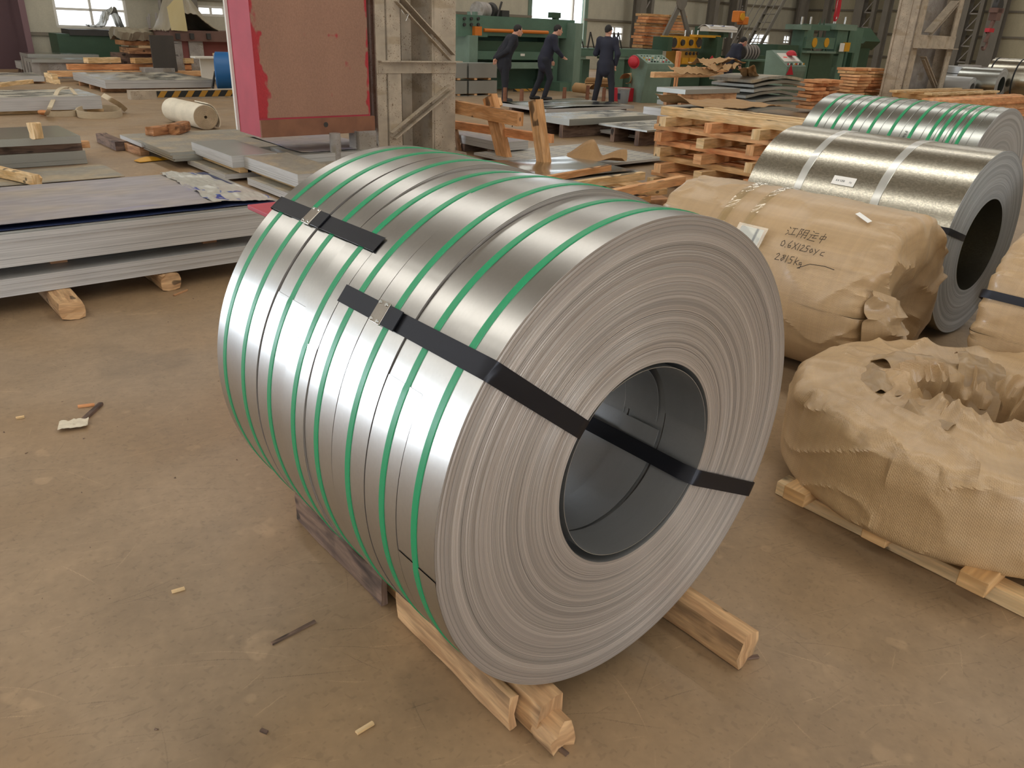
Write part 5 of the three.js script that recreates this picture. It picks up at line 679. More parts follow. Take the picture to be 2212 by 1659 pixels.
{
  const m = lineMachine('uncoiler_press', 'green four post press with yellow discs under the red flag', 'press', 1724, SL), { g, slab, L } = m;
  slab('post', 1724, 260, 1740, 58, 0.0, 0.5, M.machine); slab('post', 1795, 260, 1812, 58, 0.0, 0.5, M.machine); slab('post', 1836, 260, 1848, 60, 0.2, 0.7, M.machine); slab('top_beam', 1745, 64, 1800, 55, 0.1, 0.4, M.machine); slab('cap', 1726, 64, 1748, 54, -0.1, 0.6, M.machinePale); slab('cap', 1800, 64, 1848, 54, -0.1, 0.7, M.machinePale);
  slab('slide', 1734, 104, 1800, 82, -0.1, 0.4, M.machine); slab('bed_plate', 1732, 114, 1796, 111, -0.2, 0.5, M.machinePale); slab('bed', 1726, 260, 1812, 116, 0.0, 0.6, M.machineDark); slab('yellow_panel', 1818, 111, 1833, 92, -0.1, 0.0, M.yellow); slab('notice', 1806, 111, 1819, 93, -0.13, -0.11, M.white); slab('rear_side', 1812, 260, 1840, 64, 0.4, 0.6, M.machineDark); slab('lower_side', 1812, 260, 1846, 114, 0.0, 0.6, M.machineDark);
  for (const x of [1754, 1780]) { const p = L(x, 92); part('yellow_disc', cyl(0.17, 0.17, 0.03, 20).rotateX(Math.PI / 2).translate(p.x, p.y, 0.11), M.yellow, g); } for (const x of [1743, 1762, 1815, 1836]) { const p = L(x, 47); part('rod_end', cyl(0.05, 0.05, 0.34, 8, p.x, p.y, -0.2), M.chrome, g); } for (const x of [1784, 1793, 1780, 1790]) { const p = L(x, x > 1782 && x !== 1790 ? 50 : 76); part('spike', cyl(0.005, 0.05, 0.34, 8, p.x, p.y, -0.25), M.machineDark, g); } for (const x of [1748, 1776]) { const p = L(x, 108); part('lattice', bar(V(p.x, p.y - 0.12, -0.06), V(p.x + 0.25, p.y + 0.1, -0.06), 0.03, 0.04), M.machine, g); part('lattice', bar(V(p.x + 0.5, p.y - 0.12, -0.06), V(p.x + 0.25, p.y + 0.1, -0.06), 0.03, 0.04), M.machine, g); }
  const f = L(1816, 22); const fl = thing('red_flag', 'red pointed flag hanging on a thin pole above the press', 'flag', W(m.t0 + f.x, SL, 0)); const pole = L(1815, 52).y; part('pole', cyl(0.02, 0.02, 2.6, 8, 0, pole + 1.3, -0.2), M.chrome, fl); part('cloth', sheetGeo((u, v) => V((u - 0.5) * 0.36 * (v < 0.12 ? 0.35 + v * 5.4 : 1), f.y - 0.4 + 1.3 * v, -0.18 + 0.06 * Math.sin(u * 7 + v * 3)), 12, 16, 0.01), M.redPlain, fl);
}
{ const m = lineMachine('green_hopper', 'dull green hopper standing behind the orange board pile', 'hopper', 1850, SL + 1.5), { g, L } = m, a = L(1852, 98), b = L(1890, 98), y1 = L(1880, 70).y; part('hopper_body', sheetGeo((u, v) => V(mix(a.x, b.x, u) + (u > 0.8 ? 0.12 : 0), mix(a.y, y1, v) - 0.1 * (u < 0.2 ? 1 : 0), -0.6 * v), 8, 6, 0.5), M.machineDark, g); part('stand', bb(a.x + 0.2, b.x - 0.2, 0, a.y, -0.7, -0.1), M.machineDark, g); }
// control desks with buttons and helmets
function desk(label, px, py, depth, w, mat, screen) {
  const o = ts(far(px, py, depth)), g = thing('control_desk', label, 'control desk', W(o.t, o.s, 0), TURN + (screen ? 0.1 : -0.25)), h = 1.0;
  const sh = new THREE.Shape(); sh.moveTo(0, 0); sh.lineTo(0.5, 0); sh.lineTo(0.62, h * 0.8); sh.lineTo(0.62, h * 0.93); sh.lineTo(0.1, h * (screen ? 1.32 : 1.12)); sh.lineTo(-0.06, h * (screen ? 1.3 : 1.1)); sh.lineTo(0, 0);
  part('desk_body', new THREE.ExtrudeGeometry(sh, { depth: w, bevelEnabled: false }).rotateY(-Math.PI / 2).translate(w, 0, -0.3), mat, g);
  const a = V(0, h * 0.935, 0.32), n = 14; const slope = (k, v) => V(w * k, mix(h * (screen ? 1.30 : 1.105), h * 0.955, v), mix(-0.18, 0.3, v)); void a; void n;
  const q = rng(px); const cols = [M.redPlain, M.white, M.blackPaint, M.machine, M.white, M.yellow];
  if (!screen) for (let i = 0; i < 8; i++) for (let j = 0; j < 4; j++) part('push_button', cyl(0.022, 0.022, 0.03, 8).translate(...slope(0.12 + i * 0.108, 0.15 + j * 0.24).toArray()), cols[Math.floor(q() * 6)], g);
  else { const tilt = -Math.atan2(0.48, h * 0.35), put = (n2_, k, v, ww, hh, mt) => { const p = slope(k, v), m = part(n2_, bx(ww, hh, 0.012), mt, g); m.position.copy(p); m.rotation.x = tilt; return m; }; const led = std({ color: rgb(60, 8, 8), emissive: rgb(255, 40, 30), emissiveIntensity: 0.7 }); put('panel_plate', 0.5, 0.45, w * 0.84, 0.34, M.white); put('red_display', 0.26, 0.22, 0.2, 0.045, led); put('red_display', 0.32, 0.45, 0.22, 0.045, led); put('screen', 0.52, 0.36, 0.18, 0.19, M.blackPaint); put('note', 0.8, 0.5, 0.16, 0.2, M.paper); for (let i = 0; i < 12; i++) { const p = slope(0.1 + i * 0.075, 0.96); part('push_button', cyl(0.018, 0.018, 0.05, 8, p.x, p.y + 0.02, p.z), cols[i % 6], g); }
    const s = new THREE.Shape(); s.moveTo(0, 0); s.lineTo(0.3, 0); s.lineTo(0.15, 0.26); part('triangle_sign', new THREE.ExtrudeGeometry(s, { depth: 0.006, bevelEnabled: false }).rotateY(-0.2).translate(0.04, 0.72, 0.31), M.redPlain, g).userData.label = 'red triangle sign'; part('bottle', cyl(0.04, 0.05, 0.22, 12, w * 0.93, h * 1.16, -0.02), M.clear, g); }
  return { g, o };
}
function helmet(label, at) { const g = thing('safety_helmet', label, 'helmet', at); const s = new THREE.SphereGeometry(0.13, 20, 12, 0, Math.PI * 2, 0, Math.PI / 2).scale(1, 1.0, 1.2); part('shell', s, M.redPlain, g); part('brim', cyl(0.15, 0.155, 0.012, 24).scale(1, 1, 1.2), M.redPlain, g); return g; }
const d1 = desk('grey green control desk full of push buttons by the paint bucket', 1378, 185, 21, 0.8, M.machinePale, false);
{ const h = helmet('red safety helmet hung on the button desk', V(0, 0, 0)), p = far(1369, 134, 20.9); h.position.copy(p); h.rotation.set(0.3, TURN, 1.35); }
desk('grey control desk with red displays before the four post press', 1672, 170, 23, 1.15, M.machinePale, true);
{ const p = far(1709, 116, 23.5); const h = helmet('red safety helmet lying on the display desk', p); h.position.y = p.y - 0.04; }
// chair, box, bucket, motor box, ladder, braces, hook
{ const o = ts(far(1458, 170, 19)), g = thing('wooden_chair', 'brown wooden chair back standing in the paper heap', 'chair', W(o.t, o.s, 0.55), TURN + 0.5); part('backrest', rb(0.34, 0.34, 0.03, 0.03, 0, 0.55, 0), M.redwood, g); for (const x of [-0.15, 0.15]) part('leg', rb(0.04, 0.75, 0.04, 0.006, x, 0.33, 0.03), M.redwood, g); part('seat', rb(0.36, 0.03, 0.34, 0.01, 0, 0.3, 0.18), M.redwood, g); }
{ const o = gts(1362, 222); solo('red_box', 'plain red metal box beside the paint bucket', 'box', rb(0.5, 0.32, 0.36, 0.01, 0.2, 0.161, -0.4), M.redPlain, W(o.t, o.s)); }
{ const o = gts(1345, 223), g = thing('paint_bucket', 'grey plastic paint bucket with a dark label at the foot of the man', 'bucket', W(o.t, o.s)); part('bucket_body', new THREE.LatheGeometry([[0.0, 0.0], [0.125, 0.0], [0.15, 0.3], [0.155, 0.3], [0.155, 0.33], [0.145, 0.33]].map(([r, y]) => new THREE.Vector2(r, y)), 28), std({ color: rgb(150, 156, 160), roughness: 0.35 }), g); part('lid', cyl(0.16, 0.16, 0.03, 28, 0, 0.335, 0), M.steelGrey, g); part('label_sheet', revolve([[0.139, 0.09], [0.149, 0.23]], 24, (r) => r, 0.4, -0.2, 2.2).rotateX(-Math.PI / 2), std({ color: rgb(52, 62, 84), roughness: 0.4, side: THREE.DoubleSide }), g); part('handle', new THREE.TorusGeometry(0.15, 0.004, 6, 24, Math.PI).rotateX(1.2).translate(0, 0.29, 0), M.iron, g); }
{ const s = SL + 1.9, a = sts(1600, 125, s), b = sts(1682, -6, s), g = thing('steel_ladder', 'slanted steel stairway with thin rails rising behind the machines', 'stairway', W(a.t, s)), d = V(b.t - a.t, b.y - a.y, 0), L = d.length(); for (const z of [0, -0.6]) part('stringer', bar(V(0.5, a.y - 0.5, z), V(d.x + 0.5, b.y, z), 0.05, 0.16, V(0, 1, 0)), M.column, g); for (let k = 1; k < 9; k++) { const f = k / 9; part('tread', bx(0.22, 0.03, 0.6, 0.5 + d.x * f, a.y - 0.5 + (d.y + 0.5) * f, -0.3), M.column, g); } for (const z of [0, -0.6]) for (const h of [0.45, 0.9]) part('hand_rail', rod(V(0.5 - h * 0.45, a.y - 0.3 + h * 0.8, z), V(d.x + 0.5 - h * 0.45, b.y + h * 0.8, z), 0.022, 6), M.column, g); void L; }
{ const s = SL + 1.4, g = thing('brace_frame', 'brown inverted V brace of steel angle behind the roller table', 'brace', W(sts(1470, 8, s).t, s)), ap = sts(1470, 8, s).y, l = sts(1392, 112, s), r = sts(1492, 72, s), t = sts(1470, 8, s).t; part('brace_bar', bar(V(0, ap, 0), V(l.t - t, l.y - 1.0, 0), 0.08, 0.2), M.column, g); part('brace_bar', bar(V(0, ap, 0), V((r.t - t) * 1.5, r.y - 0.8, 0), 0.08, 0.16), M.column, g); part('gusset', cyl(0.28, 0.28, 0.04, 10).rotateX(Math.PI / 2).translate(0, ap + 0.08, 0.05), M.column, g); part('hanger', bb(-0.08, 0.08, ap, ROOF - 0.05, -0.04, 0.04), M.column, g); }
{ const p = far(1596, 40, 30), g = thing('hoist_block', 'orange crane hoist block with dark hook hanging over the machines', 'hoist', p); part('hoist_body', merge([rb(0.36, 0.36, 0.3, 0.04, -0.05, 0.06, 0), rb(0.3, 0.26, 0.3, 0.04, 0.25, -0.06, 0)]), M.orangePaint, g); part('hoist_drum', cyl(0.12, 0.12, 0.34, 16).rotateX(Math.PI / 2).translate(-0.05, 0.06, 0.03), M.yellow, g); for (const x of [-0.06, 0.06]) part('cable', cyl(0.014, 0.014, ROOF - p.y - 0.25, 6, x, (ROOF - p.y - 0.25) / 2 + 0.22, 0), M.iron, g); }
{ const p = far(2155, 14, 24), g = thing('crane_hook', 'dark crane hook block with chains and a red clamp hanging before the beige wall', 'crane hook', p); const y = (py) => far(2150, py, 24).y - p.y; part('sheave', cyl(0.2, 0.2, 0.14, 24).rotateX(Math.PI / 2), M.iron, g); part('sheave_guard', merge([bx(0.5, 0.12, 0.2, 0, -0.1, 0), bx(0.3, 0.3, 0.2, 0.0, -0.2, 0)]), M.brownPaint, g); for (const x of [-0.17, 0.17]) part('cable', cyl(0.014, 0.014, ROOF - p.y - 0.05, 6, x, (ROOF - p.y - 0.05) / 2, 0), M.iron, g); part('chain', tube([V(0, -0.3, 0), V(-0.08, y(45), 0.02), V(-0.12, y(60), 0), V(-0.2, y(72), 0)], 0.06, 20, 8), M.brownPaint, g); part('red_clamp', bx(0.34, 0.1, 0.12, -0.12, y(66), 0), M.redPlain, g); part('chain', tube([V(-0.12, y(68), 0), V(-0.2, y(80), 0.03), V(-0.22, y(92), 0)], 0.055, 16, 8), M.brownPaint, g); part('hook', new THREE.TorusGeometry(0.13, 0.035, 8, 20, 4.4).rotateZ(-2.6).translate(-0.2, y(97), 0), M.brownPaint, g); }
// coils far to the right
{ const o = ts(far(2098, 128, 24)), g = thing('flat_coil', 'dark wide steel coil standing eye up behind the pallets', 'steel coil', W(o.t, o.s, 0.72)); part('coil_shell', cyl(0.72, 0.72, 0.36, 48, 0, 0.18, 0), M.bore, g); part('band', cyl(0.724, 0.724, 0.02, 48, 0, 0.18, 0), M.blackPaint, g); part('core', cyl(0.3, 0.3, 0.06, 24, 0, 0.38, 0), M.steelGrey, g); const f = thing('coil_saddle', 'dark steel saddle under the eye up coil', 'saddle', W(o.t, o.s, 0)); part('saddle_body', bb(-0.7, 0.7, 0, 0.715, -0.5, 0.5), M.brownPaint, f); }
for (const [x, y, r, l, lab, m] of [[2142, 160, 0.4, 1.0, 'pale galvanised coil lying before the dark banded coil', M.coilGrey], [2225, 158, 0.52, 1.2, 'glossy coil with dark bands at the beige wall', M.spangled], [2078, 172, 0.28, 0.8, 'small dark coil lying under the eye up coil', M.bore]]) { const o = ts(far(x, y, 22)), c = plainCoil('galvanised_coil', lab, o.t, o.s - 0.3, l, r, r * 0.5, m, x, 0.32); if (r > 0.5) { ringBand(c, -0.5, 0.04, M.blackPaint, 'dark_band', 0.003); ringBand(c, -1.1, 0.04, M.blackPaint, 'dark_band', 0.003); } part('cradle', merge([bx(0.1, 0.36, l * 0.9, -r * 0.6, -0.14, -l / 2), bx(0.1, 0.36, l * 0.9, r * 0.6, -0.14, -l / 2)]), M.brown, c.g); }
// ---------------------------------------------------------------- people
function cap(p, a, b, ra, rb2) { const bx_ = b[0] - a[0], by = b[1] - a[1], bz = b[2] - a[2], px = p[0] - a[0], py = p[1] - a[1], pz = p[2] - a[2], h = Math.min(1, Math.max(0, (px * bx_ + py * by + pz * bz) / (bx_ * bx_ + by * by + bz * bz + 1e-9))), dx = px - bx_ * h, dy = py - by * h, dz = pz - bz * h; return Math.sqrt(dx * dx + dy * dy + dz * dz) - (ra + (rb2 - ra) * h); }
function ell(p, c, r) { const x = (p[0] - c[0]) / r[0], y = (p[1] - c[1]) / r[1], z = (p[2] - c[2]) / r[2], k = Math.sqrt(x * x + y * y + z * z); return (k - 1) * Math.min(r[0], r[1], r[2]); }
const smin = (a, b, k) => { const h = Math.max(k - Math.abs(a - b), 0) / k; return Math.min(a, b) - h * h * k * 0.25; };
function blob(prims, c, half, res, k = 0.03, cut) {                    // prims: ['c', a, b, ra, rb] or ['e', centre, radii]
  const mc = new MarchingCubes(res, M.skin, false, false, 90000), f = mc.field, hs = res / 2; mc.isolation = 0; const p = [0, 0, 0];
  for (let z = 0, i = 0; z < res; z++) for (let y = 0; y < res; y++) for (let x = 0; x < res; x++, i++) {
    p[0] = c[0] + (x - hs) / hs * half; p[1] = c[1] + (y - hs) / hs * half; p[2] = c[2] + (z - hs) / hs * half; let d = 1e3;
    for (const q of prims) d = smin(d, q[0] === 'c' ? cap(p, q[1], q[2], q[3], q[4]) : ell(p, q[1], q[2]), k);
    if (cut) d = Math.max(d, cut(p)); f[i] = -d;
  }
  mc.update(); const n = mc.count, g = new THREE.BufferGeometry();
  g.setAttribute('position', new THREE.Float32BufferAttribute(mc.positionArray.slice(0, n * 3), 3)); g.setAttribute('normal', new THREE.Float32BufferAttribute(mc.normalArray.slice(0, n * 3), 3));
  g.scale(half, half, half).translate(...c); g.computeVertexNormals(); const m = mergeVertices(g.deleteAttribute('normal'), 1e-5); m.computeVertexNormals(); const out = m.toNonIndexed(); out.setAttribute('uv', new THREE.Float32BufferAttribute(new Float32Array(out.attributes.position.count * 2), 2)); return out;
}
function hand(w, dir, side) {                                          // palm and five bent fingers hanging from the wrist along dir
  const d = V(...dir).normalize(), s = V(...side).normalize(), n = V().crossVectors(d, s), at = (a, b, c) => V(...w).addScaledVector(d, a).addScaledVector(s, b).addScaledVector(n, c).toArray(), l = [['c', at(0, 0, 0), at(0.045, 0, 0), 0.024, 0.028], ['c', at(0.04, -0.02, 0), at(0.08, -0.028, 0.004), 0.017, 0.014], ['c', at(0.04, 0.02, 0), at(0.08, 0.026, 0.004), 0.017, 0.014]];
  [[-0.03, 0.045], [-0.01, 0.055], [0.01, 0.052], [0.03, 0.042]].forEach(([b, L]) => { l.push(['c', at(0.085, b, 0.004), at(0.085 + L * 0.6, b * 1.05, 0.012), 0.0095, 0.009], ['c', at(0.085 + L * 0.6, b * 1.05, 0.012), at(0.085 + L * 0.9, b, 0.034), 0.009, 0.008]); });
  l.push(['c', at(0.02, -0.022, 0.008), at(0.055, -0.05, 0.022), 0.013, 0.011], ['c', at(0.055, -0.05, 0.022), at(0.085, -0.052, 0.034), 0.0105, 0.009]); return blob(l, at(0.07, 0, 0.01), 0.12, 56, 0.012);
}
function person(label, at, turn, o) {
  const g = thing('person', label, 'person', at, turn), J = { pelvis: [0, 0.93, 0], waist: [0, 1.08, 0.01], chest: [0, 1.33, 0.03], neck: [0, 1.5, 0.02], head: [0, 1.63, 0.05], sl: [-0.18, 1.42, 0.01], sr: [0.18, 1.42, 0.01], el: [-0.23, 1.14, -0.02], er: [0.23, 1.14, -0.02], wl: [-0.22, 0.9, 0.06], wr: [0.22, 0.9, 0.06], hl: [-0.09, 0.92, 0], hr: [0.09, 0.92, 0], kl: [-0.1, 0.5, 0.02], kr: [0.1, 0.5, 0.02], al: [-0.11, 0.08, 0], ar: [0.11, 0.08, 0], tl: [-0.13, 0.035, 0.16], tr: [0.13, 0.035, 0.16], ...o.J };
  const H = J.head, face = V(...(o.face || [0, 0, 1])).normalize(), sd = V().crossVectors(V(0, 1, 0), face).normalize(), hp = (f, u, s) => V(...H).addScaledVector(face, f).add(V(0, u, 0)).addScaledVector(sd, s).toArray();
  const headP = [['e', H, [0.078, 0.108, 0.094]], ['c', hp(0.035, -0.07, 0), hp(0.05, -0.085, 0), 0.05, 0.035], ['c', hp(0.085, -0.005, 0), hp(0.105, -0.03, 0), 0.011, 0.015], ['c', hp(-0.005, -0.005, 0.078), hp(-0.012, -0.03, 0.076), 0.016, 0.012], ['c', hp(-0.005, -0.005, -0.078), hp(-0.012, -0.03, -0.076), 0.016, 0.012], ['c', hp(0.083, -0.062, -0.018), hp(0.083, -0.062, 0.018), 0.008, 0.008], ['c', hp(0.076, 0.022, 0.03), hp(0.074, 0.02, 0.05), 0.011, 0.009], ['c', hp(0.076, 0.022, -0.03), hp(0.074, 0.02, -0.05), 0.011, 0.009], ['c', J.neck, hp(-0.02, -0.09, 0), 0.055, 0.05]];
  const limbs = [['c', J.pelvis, J.chest, 0.11, 0.12], ['c', J.chest, J.neck, 0.1, 0.055], ['c', J.neck, H, 0.05, 0.06], ...[['l'], ['r']].flatMap(([k]) => [['c', J['s' + k], J['e' + k], 0.045, 0.036], ['c', J['e' + k], J['w' + k], 0.036, 0.026], ['c', J['h' + k], J['k' + k], 0.075, 0.05], ['c', J['k' + k], J['a' + k], 0.048, 0.036], ['c', J.chest, J['s' + k], 0.09, 0.05]])];
  const dirOf = (a, b) => [b[0] - a[0], b[1] - a[1], b[2] - a[2]];
  const parts = [blob(limbs, [0, 0.88, 0], 0.96, 76, 0.05), blob(headP, H, 0.19, 76, 0.014), hand(J.wl, o.hl || dirOf(J.el, J.wl), o.hs || [0, 0, 1]), hand(J.wr, o.hr || dirOf(J.er, J.wr), o.hs2 || [0, 0, -1])];
  part('body', merge(parts), M.skin, g);
  part('hair', blob([['e', hp(-0.012, 0.026, 0), [0.086, 0.096, 0.098]], ['c', hp(-0.06, -0.03, 0), hp(-0.05, 0.03, 0), 0.045, 0.05]], H, 0.19, 64, 0.02, (p) => { const q = (p[0] - H[0]) * face.x + (p[2] - H[2]) * face.z; return o.short ? Math.max(q - 0.05 - (p[1] - H[1] - 0.05) * 0.3, -(p[1] - H[1]) - 0.045) : Math.max(q - 0.06 - (p[1] - H[1] - 0.05) * 0.4, -(p[1] - H[1]) - 0.055 - q * 0.2); }), M.hair, g);
  const jk = [['c', J.pelvis, J.waist, 0.155, 0.15], ['c', [J.pelvis[0], J.pelvis[1] - 0.12, J.pelvis[2] + 0.01], J.pelvis, 0.17, 0.16], ['c', J.waist, J.chest, 0.15, 0.165], ['c', J.chest, [J.neck[0], J.neck[1] - 0.035, J.neck[2]], 0.15, 0.075], ...['l', 'r'].flatMap((k) => [['c', J.chest, J['s' + k], 0.13, 0.075], ['c', J['s' + k], J['e' + k], 0.074, 0.06], ['c', J['e' + k], J['w' + k], 0.06, 0.046]])];
  part('jacket', blob(jk, [J.chest[0] * 0.5, 1.14, J.chest[2] * 0.5], 0.56, 74, 0.05), o.jacket || M.suit, g);
  part('trousers', blob([['c', J.pelvis, J.hl, 0.13, 0.1], ['c', J.pelvis, J.hr, 0.13, 0.1], ...['l', 'r'].flatMap((k) => [['c', J['h' + k], J['k' + k], 0.1, 0.075], ['c', J['k' + k], J['a' + k], 0.074, 0.062]])], [J.pelvis[0] * 0.5, 0.54, 0], 0.58, 72, 0.03, (p) => 0.07 - p[1]), o.trousers || M.suitB, g);
  for (const k of ['l', 'r']) part('shoe', blob([['c', [J['a' + k][0], 0.05, J['a' + k][2] - 0.03], J['t' + k], 0.05, 0.042]], [J['a' + k][0], 0.07, J['a' + k][2] + 0.06], 0.2, 36, 0.02, (p) => 0.004 - p[1]), M.shoe, g);
  if (o.collar) part('collar', new THREE.TorusGeometry(0.068, 0.024, 10, 24).rotateX(1.4).translate(J.neck[0], J.neck[1] - 0.005, J.neck[2] + 0.01), o.collar, g);
  return g;
}
{ const p = G(1086, 221), q = V(-p.x, 0, -p.z); void q;
  person('man in black leaning forward with hands behind his back at the press', p, 1.9, { jacket: M.suitB, J: { waist: [0, 1.08, 0.04], chest: [0, 1.30, 0.16], neck: [0, 1.46, 0.24], head: [0, 1.56, 0.32], sl: [-0.18, 1.39, 0.16], sr: [0.18, 1.39, 0.16], el: [-0.27, 1.13, 0.0], er: [0.27, 1.13, 0.0], wl: [-0.06, 0.97, -0.19], wr: [0.08, 0.95, -0.2], kr: [0.1, 0.5, 0.06], ar: [0.1, 0.08, 0.08], tr: [0.12, 0.035, 0.24] }, hl: [0.3, -0.6, -0.2], hr: [-0.4, -0.6, -0.1], face: [0, -0.3, 1] });
  person('man in dark blue bending towards the machine beside the yellow bar', G(1172, 216), 1.75, { J: { waist: [0, 1.09, 0.05], chest: [0, 1.33, 0.15], neck: [0, 1.49, 0.22], head: [0, 1.60, 0.3], sl: [-0.18, 1.42, 0.15], sr: [0.18, 1.42, 0.15], el: [-0.2, 1.17, 0.24], er: [0.22, 1.14, 0.14], wl: [-0.14, 1.02, 0.4], wr: [0.2, 0.92, 0.22], kl: [-0.1, 0.52, 0.14], al: [-0.1, 0.1, 0.02], tl: [-0.11, 0.04, 0.18], kr: [0.1, 0.5, -0.06], ar: [0.1, 0.1, -0.24], tr: [0.11, 0.04, -0.08] }, hl: [0.2, -0.5, 0.9], face: [0, -0.2, 1] });
  person('man in a dark suit standing with his back turned and legs apart', G(1301, 229), 2.75, { short: true, J: { hl: [-0.1, 0.92, 0], hr: [0.1, 0.92, 0], kl: [-0.17, 0.5, 0.03], kr: [0.15, 0.5, 0.02], al: [-0.24, 0.08, -0.08], ar: [0.22, 0.08, 0.02], tl: [-0.3, 0.035, 0.06], tr: [0.26, 0.035, 0.17], el: [-0.27, 1.15, 0.0], wl: [-0.22, 0.92, 0.06], er: [0.27, 1.14, 0.06], wr: [0.12, 1.2, 0.24], head: [0, 1.63, 0.03] }, hr: [-0.3, 0.6, 0.3], face: [-0.35, -0.1, 1] });
  const r = ts(far(1573, 140, 24.5)); person('man in a dark jacket with a pink collar leaning over the levelling machine', W(r.t, r.s, 0), 1.85, { collar: M.scarf, jacket: M.suit, J: { waist: [0, 1.06, 0.06], chest: [0, 1.27, 0.2], neck: [0, 1.4, 0.3], head: [0, 1.5, 0.4], sl: [-0.17, 1.36, 0.2], sr: [0.17, 1.36, 0.2], el: [-0.21, 1.1, 0.18], er: [0.21, 1.1, 0.16], wl: [-0.19, 0.88, 0.26], wr: [0.2, 0.86, 0.18] }, face: [0, -0.25, 1] });
}
// ---------------------------------------------------------------- goods along the back left wall
{
  const m = lineMachine('red_container', 'faded red steel container with a brown rail on top', 'container', 386, 22.9), { g, slab, L } = m;
  slab('front_panel', 386, 300, 434, 88, 0.0, 0.12, M.redCont); slab('corner_post', 380, 300, 390, 86, -0.06, 0.15, M.steelGrey); slab('divider', 432, 300, 436, 88, -0.05, 0.1, M.steelGrey); slab('recess_panel', 436, 300, 560, 90, 0.2, 0.3, M.redCont); slab('top_rail', 366, 88, 560, 70, -0.12, 1.6, M.brownPaint); slab('side_wall', 386, 300, 390, 88, 0.12, 1.6, M.redCont);
  for (const x of [380, 410, 446]) { const p = L(x, 78); part('rail_lug', bx(0.1, 0.14, 0.08, p.x, p.y, 0.15), M.iron, g); }
  const a = L(366, 70), b = L(482, 72); const tp = thing('tarpaulin', 'wrinkled greyish tarpaulin heaped over the red container', 'tarpaulin', W(m.t0, 22.9)); part('tarp_sheet', sheetGeo((u, v) => { const x = mix(a.x - 0.1, b.x, u), k = sm(0, 0.28, u) * sm(1.0, 0.42, u), h = 1.0 * k * Math.sin(Math.PI * clamp(v * 0.9 + 0.1)) ** 0.7; return V(x, a.y + 0.02 + h * (1 + 0.10 * f3(u * 5, v * 4, 71)) + 0.05 * Math.abs(f3(u * 9, v * 7, 73)), 0.1 - 1.5 * v); }, 40, 26, 0.02), M.tarp, tp); part('clear_flap', sheetGeo((u, v) => V(mix(a.x + 0.0, a.x + 0.42, u), a.y + 0.05 + (0.9 - 0.35 * (1 - u)) * v + 0.02 * f3(u * 6, v * 6, 75), 0.16 - 0.1 * v), 12, 16, 0.004), std({ color: rgb(196, 180, 132), roughness: 0.25, side: THREE.DoubleSide }), tp);
}
{ const m = lineMachine('steel_plate', 'dark steel plate standing upright beside the red container', 'plate', 333, 22.3); m.slab('plate_body', 334, 155, 374, 77, 0.0, 0.06, M.darkPlate); m.slab('foot_block', 334, 300, 376, 147, -0.05, 0.4, M.steelGrey); }
{ const m = lineMachine('steel_rack', 'narrow grey slotted rack next to the red container', 'rack', 371, 22.75); for (const [x0, x1] of [[372, 375], [381, 385]]) m.slab('upright', x0, 300, x1, 90, 0, 0.08, M.steelGrey); for (const y of [92, 118, 143]) m.slab('shelf_bar', 372, y + 3, 385, y, 0, 0.4, M.steelGrey); }
{ const m = lineMachine('packed_goods', 'film wrapped pack on boards beside the dark plate', 'pack', 257, 24.2), { g, slab, L } = m, a = L(258, 88), b = L(332, 70); part('film_pack', sheetGeo((u, v) => V(mix(a.x, b.x, u), mix(a.y, b.y, 0.5 + 0.5 * Math.sin(3.14 * v)) + 0.06 * f3(u * 8, v * 5, 77), 0.1 - 1.0 * v), 36, 14, 0.2), M.tarp, g); slab('board', 270, 98, 330, 89, 0.0, 0.9, M.dustwood); slab('board', 300, 105, 330, 98, 0.0, 0.9, M.pale); slab('board', 280, 116, 330, 104, 0.0, 0.9, M.brown); slab('skid', 285, 300, 328, 116, 0.1, 0.8, M.dark); }
{ const m = lineMachine('leaning_poles', 'thin grey poles leaning on the wall beside the posts', 'pole', 318, 26.8), { g, L } = m; for (const [x0, y0, x1, y1] of [[335, 72, 318, 36], [345, 74, 337, 28], [326, 78, 322, 30]]) part('pole', rod(L(x0, y0 + 40), L(x1, y1), 0.035, 8), M.steelGrey, g); }
{ const m = lineMachine('green_machine', 'green machine with crumpled sheets on top under the bright window', 'machine', 150, 26.6), { g, slab, L } = m; slab('machine_body', 165, 300, 258, 76, 0, 1.0, M.machineDark); slab('table_top', 150, 76, 260, 66, -0.05, 0.9, M.iron); const a = L(170, 66), b = L(268, 40); part('crumpled_sheet', sheetGeo((u, v) => V(mix(a.x + 0.4, b.x, u), a.y + (0.2 + 0.7 * sm(0.3, 0.75, u) * sm(1, 0.85, u)) * (0.5 + 0.5 * Math.abs(f3(u * 5, v * 5, 79))) , -0.1 - 0.8 * v), 24, 12, 0.02), M.sheetDull, g); }
